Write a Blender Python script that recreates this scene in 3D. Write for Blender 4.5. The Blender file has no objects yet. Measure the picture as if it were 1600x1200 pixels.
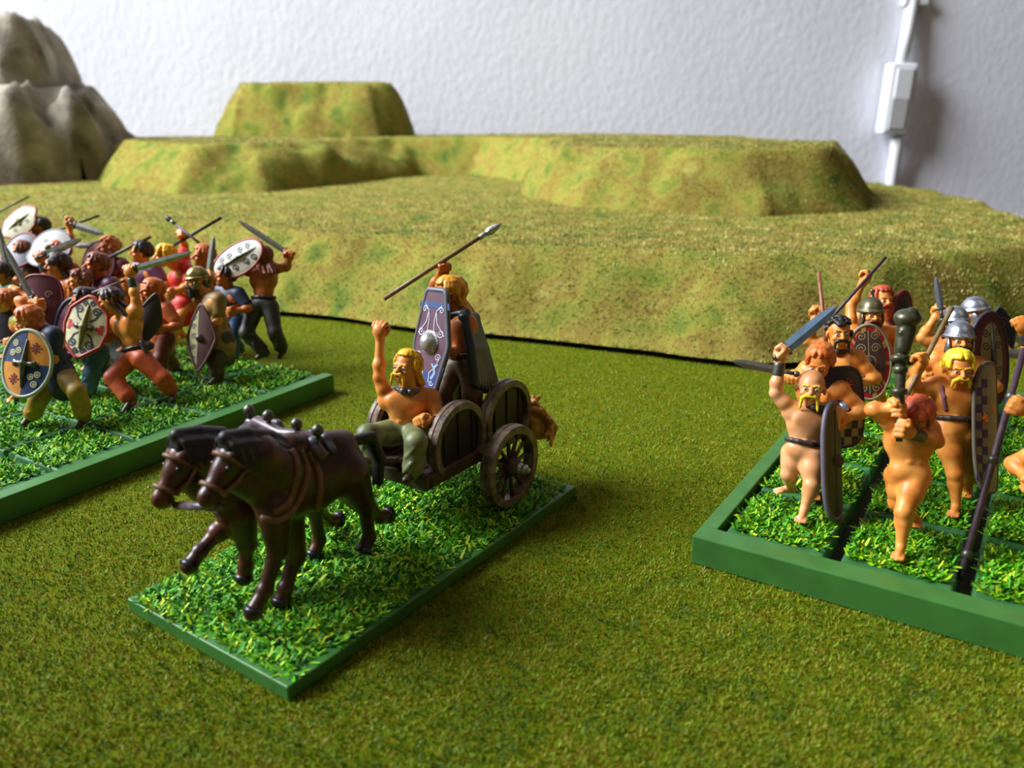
import bpy, random
import numpy as np
from math import sin, cos, pi, radians, sqrt, atan2
from mathutils import Matrix, Vector
from mathutils.bvhtree import BVHTree
# The scene is built in centimetres: 1 unit = 1 cm (28 mm scale miniatures on a gaming table)
sc = bpy.context.scene
sc.unit_settings.system = 'METRIC'; sc.unit_settings.scale_length = 0.01
COL = sc.collection
rng = np.random.default_rng(7)
# ------------------------------------------------------------------ camera
FPX, PIT, ROL, HC = 1285., .317, -.007, 9.909
cam = bpy.data.cameras.new('camera'); camo = bpy.data.objects.new('camera', cam); COL.objects.link(camo)
cam.sensor_width = 36; cam.lens = FPX/1600*36; cam.clip_start = .5; cam.clip_end = 2000
camo.matrix_world = Matrix.Translation((0, 0, HC)) @ Matrix.Rotation(pi/2-PIT, 4, 'X') @ Matrix.Rotation(ROL, 4, 'Z')
cam.dof.use_dof = True; cam.dof.focus_distance = 21.5; cam.dof.aperture_fstop = .2
sc.camera = camo
# ------------------------------------------------------------------ light
sc.view_settings.view_transform = 'Standard'; sc.view_settings.look = 'None'
sc.view_settings.gamma = 1; sc.view_settings.use_curve_mapping = False
sc.view_settings.exposure = 0.0
W = bpy.data.worlds.new('room'); sc.world = W; W.use_nodes = True
W.node_tree.nodes['Background'].inputs[0].default_value = (1.0, .86, .70, 1)
W.node_tree.nodes['Background'].inputs[1].default_value = .08
def area(name, loc, target, sx, sy, power, col):
    l = bpy.data.lights.new(name, 'AREA'); l.shape = 'RECTANGLE'; l.size = sx; l.size_y = sy; l.energy = power; l.color = col
    o = bpy.data.objects.new(name, l); COL.objects.link(o); o.location = loc
    o.rotation_euler = (Vector(target)-Vector(loc)).to_track_quat('-Z', 'Y').to_euler(); return o
wl_ = area('window_light', (-165, 50, 140), (15, 88, 2), 110, 115, 415000, (.89, .94, 1.0)); wl_.data.spread = radians(84)
area('room_lamp_light', (60, -40, 170), (0, 30, 0), 120, 120, 24000, (1.0, .80, .55))

# ------------------------------------------------------------------ pixel / world helpers (used to measure where things stand)
def ray(px, py):
    X = px-800; Y = py-600; c, s = cos(ROL), sin(ROL)
    x = (c*X+s*Y)/FPX; u = -(-s*X+c*Y)/FPX
    return np.array([x, cos(PIT)+u*sin(PIT), -sin(PIT)+u*cos(PIT)])
CAM = np.array([0, 0, HC])
def G(px, py, z=0.):
    r = ray(px, py); t = (z-HC)/r[2]; return CAM+r*t
def D(px, py, d): return CAM+ray(px, py)*d
def dep(p): return p[1]*cos(PIT)-(p[2]-HC)*sin(PIT)
RT = np.array([1., 0, 0]); UPC = np.array([0, sin(PIT), cos(PIT)]); TW = -np.array([0, cos(PIT), -sin(PIT)])
def V(x, u, t):
    v = RT*x+UPC*u+TW*t; return v/np.linalg.norm(v)
def nrm(v): v = np.asarray(v, float); return v/max(1e-9, np.linalg.norm(v))
A = lambda *v: np.array(v, float)
# ------------------------------------------------------------------ materials
def hx(h, a=1):
    h = h.lstrip('#'); v = [int(h[i:i+2], 16)/255 for i in (0, 2, 4)]
    return tuple(((c/12.92) if c <= .04045 else ((c+.055)/1.055)**2.4) for c in v)+(a,)
MATS = {}
def mat(name, col, rough=.5, metal=0., var=.12, scale=6., bump=0., bscale=40., col2=None, spec=.5, stops=None, coords='Object', detail=4, stretch=None, sheen=0):
    if name in MATS: return MATS[name]
    m = bpy.data.materials.new(name); m.use_nodes = True; nt = m.node_tree; b = nt.nodes['Principled BSDF']
    c = hx(col) if isinstance(col, str) else col
    b.inputs['Roughness'].default_value = rough; b.inputs['Metallic'].default_value = metal
    b.inputs['Specular IOR Level'].default_value = spec
    if sheen: b.inputs['Sheen Weight'].default_value = sheen
    tc = nt.nodes.new('ShaderNodeTexCoord'); mp = nt.nodes.new('ShaderNodeMapping'); nt.links.new(tc.outputs[coords], mp.inputs[0])
    if stretch: mp.inputs['Scale'].default_value = stretch
    n = nt.nodes.new('ShaderNodeTexNoise'); n.inputs['Scale'].default_value = scale; n.inputs['Detail'].default_value = detail
    nt.links.new(mp.outputs[0], n.inputs['Vector'])
    r = nt.nodes.new('ShaderNodeValToRGB'); nt.links.new(n.outputs['Fac'], r.inputs[0])
    if stops:
        while len(r.color_ramp.elements) < len(stops): r.color_ramp.elements.new(.5)
        for e, (p, cc) in zip(r.color_ramp.elements, stops): e.position = p; e.color = hx(cc)
    else:
        c2 = hx(col2) if col2 else tuple(min(1, x*(1+var)) for x in c[:3])+(1,)
        c1 = tuple(x*(1-var) for x in c[:3])+(1,)
        r.color_ramp.elements[0].position = .35; r.color_ramp.elements[0].color = c1
        r.color_ramp.elements[1].position = .65; r.color_ramp.elements[1].color = c2
    nt.links.new(r.outputs[0], b.inputs['Base Color'])
    if bump:
        n2 = nt.nodes.new('ShaderNodeTexNoise'); n2.inputs['Scale'].default_value = bscale; n2.inputs['Detail'].default_value = 5
        nt.links.new(mp.outputs[0], n2.inputs['Vector'])
        bp = nt.nodes.new('ShaderNodeBump'); bp.inputs['Strength'].default_value = min(1, bump); bp.inputs['Distance'].default_value = .1*bump
        nt.links.new(n2.outputs['Fac'], bp.inputs['Height']); nt.links.new(bp.outputs[0], b.inputs['Normal'])
    MATS[name] = m; return m
def attr_mat(name, rough=.6, spec=.3, trans=0.):
    if name in MATS: return MATS[name]
    m = bpy.data.materials.new(name); m.use_nodes = True; nt = m.node_tree; b = nt.nodes['Principled BSDF']
    b.inputs['Roughness'].default_value = rough; b.inputs['Specular IOR Level'].default_value = spec
    a = nt.nodes.new('ShaderNodeAttribute'); a.attribute_name = 'tint'; nt.links.new(a.outputs['Color'], b.inputs['Base Color'])
    MATS[name] = m; return m
SKIN = lambda: mat('skin_paint', '#d67c30', .42, var=.10, scale=3, col2='#e49848', spec=.4)
SKIN_TAN = lambda: mat('tan_skin_paint', '#b86428', .45, var=.12, scale=3, spec=.4)
SKIN_PINK = lambda: mat('pale_skin_paint', '#dc945a', .40, var=.07, scale=3, col2='#e6a674', spec=.45)
STEEL = lambda: mat('steel_paint', '#b4b6b0', .32, .55, var=.2, scale=5)
DSTEEL = lambda: mat('dark_steel_paint', '#5a5a52', .4, .7, var=.3, scale=6)
WOOD = lambda: mat('brown_wood_paint', '#7c5c3c', .5, var=.25, scale=5, bump=.2, bscale=20)
DWOOD = lambda: mat('dark_wood_paint', '#46342a', .42, var=.35, scale=4, bump=.35, bscale=14, spec=.5, stretch=(1, 1, 1))
LEATHER = lambda: mat('dark_leather_paint', '#3c3230', .4, var=.25)
BLACK = lambda: mat('black_paint', '#0c0a0c', .5)
WHITE = lambda: mat('white_paint', '#e8e4dc', .5, var=.04)
HAIRC = {'yellow': ('#f0a808', '#ffc818'), 'bright': ('#f2cf10', '#ffe23a'), 'orange': ('#b8581c', '#d4752a'), 'red': ('#a83c1c', '#c85428'),
         'brown': ('#6e3420', '#8a4a2a'), 'dark': ('#251814', '#3a2820'), 'black': ('#15100f', '#2a2220'), 'straw': ('#d88c1c', '#eca42c')}
def HAIR(k): return mat('%s_hair_paint' % k, HAIRC[k][0], .5, var=.25, scale=9, col2=HAIRC[k][1])
def paint(k, rough=.5): return mat('paint_'+k.strip('#'), k, rough, var=.12, scale=4)

# ------------------------------------------------------------------ object helpers
def tag(o, label=None, cat=None, group=None, kind=None):
    if label: o['label'] = label
    if cat: o['category'] = cat
    if group: o['group'] = group
    if kind: o['kind'] = kind
    return o
def link(o, parent=None):
    COL.objects.link(o)
    if parent is not None: o.parent = parent
    return o
def root(name, loc, label, cat, group=None):
    o = bpy.data.objects.new(name, None); o.empty_display_size = .3; o.location = tuple(loc); link(o)
    return tag(o, label, cat, group)
def rootloc(p):
    l = A(0, 0, 0)
    while p is not None: l = l+np.array(p.location); p = p.parent
    return l
def mesh_np(name, verts, faces, m, parent=None, smooth=True, tint=None, loc=None):
    """verts in world coordinates; faces array (n,k)"""
    verts = np.asarray(verts, np.float32)
    off = rootloc(parent) if parent is not None else (A(*loc) if loc is not None else A(0, 0, 0))
    verts = verts-off.astype(np.float32)
    me = bpy.data.meshes.new(name)
    if isinstance(faces, np.ndarray):
        nf, k = faces.shape
        me.vertices.add(len(verts)); me.vertices.foreach_set('co', verts.ravel())
        me.loops.add(nf*k); me.loops.foreach_set('vertex_index', faces.astype(np.int32).ravel())
        me.polygons.add(nf); me.polygons.foreach_set('loop_start', np.arange(0, nf*k, k, dtype=np.int32))
        me.polygons.foreach_set('loop_total', np.full(nf, k, np.int32))
        me.update(calc_edges=True)
    else:
        me.from_pydata([tuple(v) for v in verts.tolist()], [], faces)
    me.polygons.foreach_set('use_smooth', np.full(len(me.polygons), bool(smooth)))
    for mm in (m if isinstance(m, (list, tuple)) else [m]): me.materials.append(mm)
    if tint is not None:
        at = me.color_attributes.new('tint', 'FLOAT_COLOR', 'POINT')
        c = np.ones((len(verts), 4), np.float32); c[:, :3] = tint; at.data.foreach_set('color', c.ravel())
    me.update()
    o = bpy.data.objects.new(name, me)
    if parent is None and loc is not None: o.location = tuple(loc)
    return link(o, parent)
class MB:
    """collects simple solids, builds one mesh"""
    def __init__(s): s.v = []; s.f = []; s.n = 0
    def add(s, v, f):
        v = np.asarray(v, float); s.v.append(v); s.f += [tuple(i+s.n for i in q) for q in f]; s.n += len(v); return s
    def prism(s, base, top):
        n = len(base); s.add(list(base)+list(top), [tuple(range(n-1, -1, -1)), tuple(range(n, 2*n))]+[(i, (i+1) % n, n+(i+1) % n, n+i) for i in range(n)]); return s
    def tube(s, pts, r, seg=8, rr=None, cap=True):
        pts = [A(*p) for p in pts]; n = len(pts); rs = rr if rr is not None else [r]*n
        prev = None; vs = []
        for i in range(n):
            t = nrm(pts[min(i+1, n-1)]-pts[max(i-1, 0)])
            if prev is None:
                a = A(0, 0, 1) if abs(t[2]) < .9 else A(1, 0, 0); u = nrm(np.cross(t, a))
            else: u = nrm(prev-t*(prev@t))
            w = np.cross(t, u); prev = u
            for k in range(seg):
                a = 2*pi*k/seg; vs.append(pts[i]+(u*cos(a)+w*sin(a))*rs[i])
        f = [(i*seg+k, i*seg+(k+1) % seg, (i+1)*seg+(k+1) % seg, (i+1)*seg+k) for i in range(n-1) for k in range(seg)]
        if cap: f += [tuple(range(seg-1, -1, -1)), tuple((n-1)*seg+k for k in range(seg))]
        s.add(vs, f); return s
    def lathe(s, c, axis, prof, seg=24, xdir=None):
        """prof: list of (along, radius)"""
        ax = nrm(axis); a = A(0, 0, 1) if abs(ax[2]) < .9 else A(1, 0, 0); u = nrm(np.cross(ax, a)); w = np.cross(ax, u)
        vs = [c+ax*h+(u*cos(2*pi*k/seg)+w*sin(2*pi*k/seg))*r for h, r in prof for k in range(seg)]; n = len(prof)
        f = [(i*seg+k, i*seg+(k+1) % seg, (i+1)*seg+(k+1) % seg, (i+1)*seg+k) for i in range(n-1) for k in range(seg)]
        s.add(vs, f); return s
    def build(s, name, m, parent=None, smooth=True, loc=None, bevel=0):
        o = mesh_np(name, np.concatenate(s.v), s.f, m, parent, smooth, loc=loc)
        if bevel:
            b = o.modifiers.new('bevel', 'BEVEL'); b.width = bevel; b.segments = 2; b.limit_method = 'ANGLE'; b.angle_limit = .7
        return o
# ------------------------------------------------------------------ sculpting: smooth union of round cones and ellipsoids, meshed
class SD:
    def __init__(s, k=.08): s.p = []; s.k = k
    def cone(s, a, b, ra, rb=None, k=None, sub=False):
        s.p.append(('c', A(*a), A(*b), ra, ra if rb is None else rb, s.k if k is None else k, sub, None)); return s
    def path(s, pts, rs, k=None):
        for i in range(len(pts)-1): s.cone(pts[i], pts[i+1], rs[i], rs[i+1], k)
        return s
    def ell(s, c, r, R=None, k=None, sub=False, cut=None):
        R = np.eye(3) if R is None else np.array(R, float)  # rows = axes
        s.p.append(('e', A(*c), R, A(*r), None, s.k if k is None else k, sub, cut)); return s
    def mesh(s, h):
        lo = A(1e9, 1e9, 1e9); hi = -lo
        for p in s.p:
            if p[6]: continue
            if p[0] == 'c': m = max(p[3], p[4]); lo = np.minimum(lo, np.minimum(p[1], p[2])-m); hi = np.maximum(hi, np.maximum(p[1], p[2])+m)
            else: m = p[3].max(); lo = np.minimum(lo, p[1]-m); hi = np.maximum(hi, p[1]+m)
        lo = lo-.12-2*h; hi = hi+.12+2*h; n = np.ceil((hi-lo)/h).astype(int)+1
        F = np.full(n, 1.0, np.float32)
        xs = [(lo[i]+np.arange(n[i])*h).astype(np.float32) for i in range(3)]
        for p in s.p:
            k = p[5]; pad = k+2.5*h
            if p[0] == 'c': m = max(p[3], p[4])+pad; a = np.minimum(p[1], p[2])-m; b = np.maximum(p[1], p[2])+m
            else:
                m = np.sqrt((p[2]**2*(p[3]**2)[:, None]).sum(0))+pad; a = p[1]-m; b = p[1]+m
            i0 = np.clip(np.floor((a-lo)/h).astype(int), 0, n); i1 = np.clip(np.ceil((b-lo)/h).astype(int)+1, 0, n)
            if (i1 <= i0).any(): continue
            X = xs[0][i0[0]:i1[0]][:, None, None]; Y = xs[1][i0[1]:i1[1]][None, :, None]; Z = xs[2][i0[2]:i1[2]][None, None, :]
            if p[0] == 'c':
                ab = p[2]-p[1]; L2 = max(1e-9, ab@ab)
                x = X-p[1][0]; y = Y-p[1][1]; z = Z-p[1][2]
                t = np.clip((x*ab[0]+y*ab[1]+z*ab[2])/L2, 0, 1)
                d = np.sqrt((x-t*ab[0])**2+(y-t*ab[1])**2+(z-t*ab[2])**2)-(p[3]+(p[4]-p[3])*t)
            else:
                x = X-p[1][0]; y = Y-p[1][1]; z = Z-p[1][2]; R = p[2]; q = [(R[i][0]*x+R[i][1]*y+R[i][2]*z) for i in range(3)]
                k0 = np.sqrt(sum((q[i]/p[3][i])**2 for i in range(3))); k1 = np.sqrt(sum((q[i]/p[3][i]**2)**2 for i in range(3)))
                d = k0*(k0-1)/np.maximum(k1, 1e-6)
                d = np.where(k0 < 1e-4, -p[3].min(), d)
                if p[7] is not None:
                    c0, nn = p[7]; d = np.maximum(d, (X-c0[0])*nn[0]+(Y-c0[1])*nn[1]+(Z-c0[2])*nn[2])
            sl = (slice(i0[0], i1[0]), slice(i0[1], i1[1]), slice(i0[2], i1[2])); f = F[sl]
            if p[6]:
                d = -d; hh = np.maximum(k-np.abs(f-d), 0)/max(k, 1e-6); F[sl] = np.maximum(f, d)+hh*hh*k*.25
            else:
                hh = np.maximum(k-np.abs(f-d), 0)/max(k, 1e-6); F[sl] = np.minimum(f, d)-hh*hh*k*.25
        ins = F < 0
        c8 = [(i, j, l) for i in (0, 1) for j in (0, 1) for l in (0, 1)]
        def sh(B, c): return B[c[0]:B.shape[0]-1+c[0], c[1]:B.shape[1]-1+c[1], c[2]:B.shape[2]-1+c[2]]
        cnt = sum(sh(ins, c).astype(np.int8) for c in c8)
        act = (cnt > 0) & (cnt < 8); idx = np.argwhere(act)
        if not len(idx): return None
        vals = np.stack([F[idx[:, 0]+c[0], idx[:, 1]+c[1], idx[:, 2]+c[2]] for c in c8], 1)
        acc = np.zeros((len(idx), 3)); num = np.zeros(len(idx)); cc = np.array(c8, float)
        for a in range(8):
            for b in range(a+1, 8):
                if np.abs(cc[a]-cc[b]).sum() != 1: continue
                va, vb = vals[:, a], vals[:, b]; mk = (va < 0) != (vb < 0)
                t = np.where(mk, va/np.where(mk, va-vb, 1), 0)
                acc += (cc[a]+(cc[b]-cc[a])*t[:, None])*mk[:, None]; num += mk
        P = lo+(idx+acc/num[:, None])*h
        ID = np.full(act.shape, -1, np.int64); ID[act] = np.arange(len(idx))
        faces = []
        for ax in range(3):
            o1, o2 = [(1, 2), (2, 0), (0, 1)][ax]
            s0 = [slice(None)]*3; s1 = [slice(None)]*3; s0[ax] = slice(0, -1); s1[ax] = slice(1, None)
            d0 = ins[tuple(s0)]; d1 = ins[tuple(s1)]; e = np.argwhere(d0 != d1)
            e = e[(e[:, o1] > 0) & (e[:, o2] > 0) & (e[:, o1] < ID.shape[o1]) & (e[:, o2] < ID.shape[o2])]
            sgn = d0[e[:, 0], e[:, 1], e[:, 2]]
            def g(a, b):
                q = e.copy(); q[:, o1] -= a; q[:, o2] -= b; return ID[q[:, 0], q[:, 1], q[:, 2]]
            Qd = np.stack([g(1, 1), g(0, 1), g(0, 0), g(1, 0)], 1); Qd[~sgn] = Qd[~sgn][:, ::-1]; faces.append(Qd)
        return P, np.concatenate(faces)
    def build(s, name, m, parent=None, h=.04, loc=None):
        r = s.mesh(h)
        if r is None: return None
        return mesh_np(name, r[0], r[1], m, parent, True, loc=loc)
def bvh(o, base):
    me = o.data; return BVHTree.FromPolygons([Vector(v.co)+Vector(base) for v in me.vertices], [tuple(p.vertices) for p in me.polygons])
def onsurf(T, px, py, off=.02):
    r = Vector(ray(px, py)).normalized(); h = T.ray_cast(Vector(CAM), r)
    return None if h[0] is None else A(*(h[0]-r*off))

# ================================================================== THE SETTING
TABLE_Y = 108.
# wall
wm = mat('white_plaster', '#e0dfe8', .85, var=.03, scale=.08, bump=.8, bscale=1.1, spec=.15, stretch=(1.2, 1, .85), coords='Object')
MB().prism([A(-260, TABLE_Y, -90), A(260, TABLE_Y, -90), A(260, TABLE_Y+10, -90), A(-260, TABLE_Y+10, -90)],
           [A(-260, TABLE_Y, 170), A(260, TABLE_Y, 170), A(260, TABLE_Y+10, 170), A(-260, TABLE_Y+10, 170)]).build('wall_back', wm, smooth=False)
tag(bpy.data.objects['wall_back'], kind='structure')
# the playing surface: a grass cloth
GST = [(0.28, '#3c4e06'), (.42, '#4e6008'), (.52, '#5c6a0a'), (.60, '#62540e'), (.72, '#6a7612')]
gm = mat('grass_cloth', '#707810', .95, scale=7, stops=GST, bump=.6, bscale=16, spec=.05, detail=6)
nX = 60
tv = MB().prism([A(-130, -12, -.6), A(37, -12, -.6), A(37, TABLE_Y-1, -.6), A(-130, TABLE_Y-1, -.6)],
                [A(-130, -12, 0), A(37, -12, 0), A(37, TABLE_Y-1, 0), A(-130, TABLE_Y-1, 0)])
matobj = tv.build('grass_mat', gm, smooth=False)
tag(matobj, 'olive green fibrous grass mat that every base and tray stands on', 'gaming mat')
_nv = {}
def vnoise(X, Y, s, seed=0):
    r = np.random.default_rng(seed); T = r.random((64, 64)); x = X/s; y = Y/s
    i = np.floor(x).astype(int); j = np.floor(y).astype(int); u = x-i; v = y-j; u = u*u*(3-2*u); v = v*v*(3-2*v)
    g = lambda a, b: T[a % 64, b % 64]
    return (g(i, j)*(1-u)+g(i+1, j)*u)*(1-v)+(g(i, j+1)*(1-u)+g(i+1, j+1)*u)*v
def blades(name, P, L, Wd, up, cols, parent=None, label=None, cat=None, loc=None, wid2=.25, m=None, smooth=False, patch=None, var=.5):
    """P (n,3) roots; short fibres, one triangle or quad each"""
    n = len(P); a = rng.uniform(0, 2*pi, n); el = up[0]+(up[1]-up[0])*rng.random(n)
    d = np.stack([np.cos(a)*np.cos(el), np.sin(a)*np.cos(el), np.sin(el)], 1)*(L[0]+(L[1]-L[0])*rng.random(n))[:, None]
    b = a+rng.uniform(.9, 2.2, n); w = np.stack([np.cos(b), np.sin(b), rng.uniform(-.3, .3, n)], 1)*(Wd*(.6+.8*rng.random(n)))[:, None]*.5
    v = np.stack([P-w, P+w, P+d+w*wid2, P+d-w*wid2], 1).reshape(-1, 3)
    f = np.arange(4*n).reshape(n, 4)
    ci = rng.integers(0, len(cols), n)
    if patch:
        q = .55*vnoise(P[:, 0]+P[:, 2]*.7, P[:, 1]-P[:, 2]*.7, patch, 77)+.45*vnoise(P[:, 0], P[:, 1]+P[:, 2], patch*.37, 78); q = (q-.22)/.56+rng.normal(0, .13, n); ci = np.clip((q*len(cols)).astype(int), 0, len(cols)-1)
    c = np.array([hx(k)[:3] for k in cols])[ci]*(1-var/2+var*rng.random((n, 1)))
    o = mesh_np(name, v, f, m or attr_mat('fibre'), parent, smooth, tint=np.repeat(c, 4, 0), loc=loc)
    return tag(o, label, cat, kind='stuff')
# fibres of the mat, thicker towards the near part
n = 360000
yy = 8.5*np.exp(rng.random(n)*np.log(42/8.5)); xx = (rng.random(n)*2-1)*(yy*.85+4)
blades('grass_fibre', np.stack([xx, yy, np.zeros(n)], 1), (.05, .11), .022, (.5, 1.5), ['#46600a', '#5a7008', '#68800c', '#74880e', '#80860e', '#7e6a16', '#86921a'], parent=matobj, patch=.42, var=.4)

# ---- height fields for the carved foam hills
def sdpoly(X, Y, poly):
    P = np.array(poly, float); d = np.full(X.shape, 1e9); ins = np.zeros(X.shape, bool); n = len(P)
    for i in range(n):
        a = P[i]; b = P[(i+1) % n]; e = b-a; wx = X-a[0]; wy = Y-a[1]
        t = np.clip((wx*e[0]+wy*e[1])/(e@e), 0, 1); d = np.minimum(d, np.hypot(wx-t*e[0], wy-t*e[1]))
        c = ((a[1] > Y) != (b[1] > Y)) & (X < (b[0]-a[0])*(Y-a[1])/((b[1]-a[1]) if b[1] != a[1] else 1e-9)+a[0]); ins ^= c
    return np.where(ins, d, -d)
def hill(name, label, poly, z0, H, slope, m, step=.5, fold=.5, seed=1, wob=.8, cliff=1., rough=0., fibre=0, cat='terrain hill', smooth=True, cols=None, gap=-.05):
    P = np.array(poly); x0, y0 = P.min(0)-1.5; x1, y1 = P.max(0)+1.5
    gx = np.arange(x0, x1, step); gy = np.arange(y0, y1, step); X, Y = np.meshgrid(gx, gy, indexing='ij')
    sd = sdpoly(X, Y, poly)+(vnoise(X, Y, 5, seed)-.5)*wob*2+(vnoise(X, Y, 1.7, seed+1)-.5)*wob*.5
    # folds running up the slope
    sl = slope*(1+(vnoise(X, Y, 3.2, seed+2)-.5)*fold)
    t = np.clip(sd/sl, 0, 1); t = t**cliff
    Z = z0+H*(t*(1.55-.55*t)).clip(0, 1)**1.0
    Z = np.where(t >= 1, z0+H, Z)+(vnoise(X, Y, 1.1, seed+3)-.5)*rough*np.where(t < 1, 1, .15)*(sd > .2)+(vnoise(X, Y, 9, seed+5)-.5)*.15*(t > .9)
    Z = np.where(sd <= 0, z0+gap, np.maximum(Z, z0+gap))
    keep = sd > -step*1.25
    gX, gY = np.gradient(sd, step); gl = np.maximum(.5, np.hypot(gX, gY)**2); mv = np.where((sd < 0) & (sd > -step*1.6), -sd, 0)
    X = X+mv*gX/gl; Y = Y+mv*gY/gl
    n0, n1 = X.shape; ID = np.arange(n0*n1).reshape(n0, n1)
    q = keep[:-1, :-1] & keep[1:, :-1] & keep[1:, 1:] & keep[:-1, 1:]
    F = np.stack([ID[:-1, :-1][q], ID[1:, :-1][q], ID[1:, 1:][q], ID[:-1, 1:][q]], 1)
    used = np.unique(F); mp = np.full(n0*n1, -1); mp[used] = np.arange(len(used))
    Vt = np.stack([X, Y, Z], -1).reshape(-1, 3)[used]
    c = A(P[:, 0].mean(), P[:, 1].mean(), z0)
    o = mesh_np(name, Vt, mp[F], m, None, smooth, loc=c); tag(o, label, cat, kind='thing')
    if fibre:
        yv = Vt[mp[F]].mean(1); w = 1/np.maximum(10, yv[:, 1])**1.6*(yv[:, 2] > z0); w /= w.sum(); ii = rng.choice(len(F), fibre, p=w)
        uv = rng.random((fibre, 2)); cr = Vt[mp[F][ii]]
        Pp = cr[:, 0]+(cr[:, 1]-cr[:, 0])*uv[:, :1]+(cr[:, 3]-cr[:, 0])*uv[:, 1:]
        blades('grass_fibre', Pp, (.08, .15), .04, (.3, 1.4), cols, parent=o, patch=.9, var=.45)
    return o
HST = [(.25, '#3e5c2c'), (.38, '#6c742e'), (.50, '#847e38'), (.60, '#7c6c32'), (.75, '#968e48')]
hm = mat('hill_grass_cloth', '#8e9034', .95, scale=.55, stops=HST, bump=.8, bscale=5, spec=.04, detail=7)
FC = ['#3e6230', '#647834', '#807e34', '#928a40', '#8a803c', '#94743a', '#a0984c', '#b0a65a', '#beb46a']
hill('grass_hill', 'wide low olive grass hill along the back of the mat, lowest tier', [(-46, 52), (-30, 47), (-18, 44), (-11.9, 41.4), (-3, 37.8), (2.8, 34.8), (9.2, 32.4), (15.1, 32), (21, 33), (27.5, 35), (31, 43), (35, 56), (36.6, 66), (34, 84), (10, 104), (-60, 104), (-75, 80), (-62, 58)],
     0, 4.0, 3.6, hm, .35, .5, 11, .45, 1., .35, fibre=200000, cols=FC, gap=.28)
hill('grass_hill', 'long grass ridge with a hollow middle standing on the lowest hill tier', [(-46, 92), (-36, 75), (-27, 67.5), (-19.8, 68.5), (-14, 77), (-9.5, 87), (-3.9, 87), (0.8, 78), (.8, 61.5), (4.3, 54.8), (9.9, 50.9), (15.2, 49.2), (22, 52), (27, 62), (26, 78), (12, 100), (-30, 102), (-46, 100)],
     4.0, 3.75, 3.6, hm, .35, .9, 23, .5, 1., .35, fibre=80000, cols=FC)
hill('grass_hill', 'small steep-sided grass hill on top of the ridge at the back', [(-33.5, 97), (-30, 92), (-21, 90.5), (-14, 91), (-11, 94), (-11, 101), (-16, 106), (-31, 106)],
     7.7, 5.6, 2.7, hm, .3, 1.3, 37, .3, 1., .45, fibre=25000, cols=FC)
# rock
rm = mat('grey_rock_paint', '#6f655c', .8, scale=.35, stops=[(.3, '#5a5248'), (.5, '#8c8274'), (.7, '#aaa092')], bump=1., bscale=2.5, spec=.2)
hill('rocky_hill', 'broad grey carved rock slope at the left against the wall, lower tier', [(-80, 82), (-64, 76), (-52, 75), (-44.5, 78), (-39.5, 84), (-39, 96), (-80, 100)], 3.9, 8.9, 4.3, rm, .4, 1.3, 51, .9, .8, 2.2, smooth=True)
hill('rocky_hill', 'tall grey rock crag standing on the lower rock tier', [(-74, 87), (-56, 82.0), (-47.5, 82.5), (-45.5, 87), (-47, 96), (-74, 97)], 12.6, 6.7, 1.9, rm, .35, 1.0, 63, .7, .7, 1.6, smooth=True)
# switch on the wall
sw = root('light_switch', D(1400, 155, 0)*0+A(0, 0, 0), 'white cord switch box hanging on its cable against the wall', 'switch')
wy = TABLE_Y
def WP(px, py, y): r = ray(px, py); return CAM+r*((y-0)/r[1])
c = WP(1401, 155, wy-1.6); sw.location = tuple(c)
wp = mat('white_plastic', '#dcdce0', .35, var=.02); gp = mat('grey_plastic', '#b4b4b2', .4, var=.02)
def bx(c, dx, dy, dz, mb=None, tilt=0):
    mb = mb or MB(); T = lambda x, z: A(x*cos(tilt)+z*sin(tilt), 0, -x*sin(tilt)+z*cos(tilt))
    b = [c+T(sx*dx, sz*dz)+A(0, -dy, 0) for sx, sz in ((-1, -1), (1, -1), (1, 1), (-1, 1))]
    t = [p+A(0, 2*dy, 0) for p in b]; return mb.prism(b, t)
ti = .03
bx(c, 1.65, 1.1, 4.1, tilt=ti).build('switch_case', wp, sw, False, bevel=.35)
bx(c+A(.1, -1.15, 1.7), 1.0, .15, 1.8, tilt=ti).build('rocker', wp, sw, False, bevel=.1)
bx(c+A(-.1, -1.15, -1.6), 1.0, .12, 1.9, tilt=ti).build('faceplate', gp, sw, False, bevel=.1)
cb = root('power_cable', WP(1411, 50, wy-.6), 'flat white cable running up the wall to the switch box', 'cable')
MB().tube([WP(1428, -60, wy-.6), WP(1427, 0, wy-.6), WP(1418, 50, wy-1), WP(1408, 102, wy-1.5)], .7, 10).build('upper_cable', wp, cb)
MB().tube([WP(1401, 205, wy-1.5), WP(1400, 240, wy-1.1), WP(1394, 275, wy-.8), WP(1392, 330, wy-.7)], .7, 10).build('lower_cable', wp, cb)
bx(WP(1430, 2, wy-.6), 1.5, .5, .5).build('cable_clip', wp, cb, False, bevel=.15)

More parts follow.
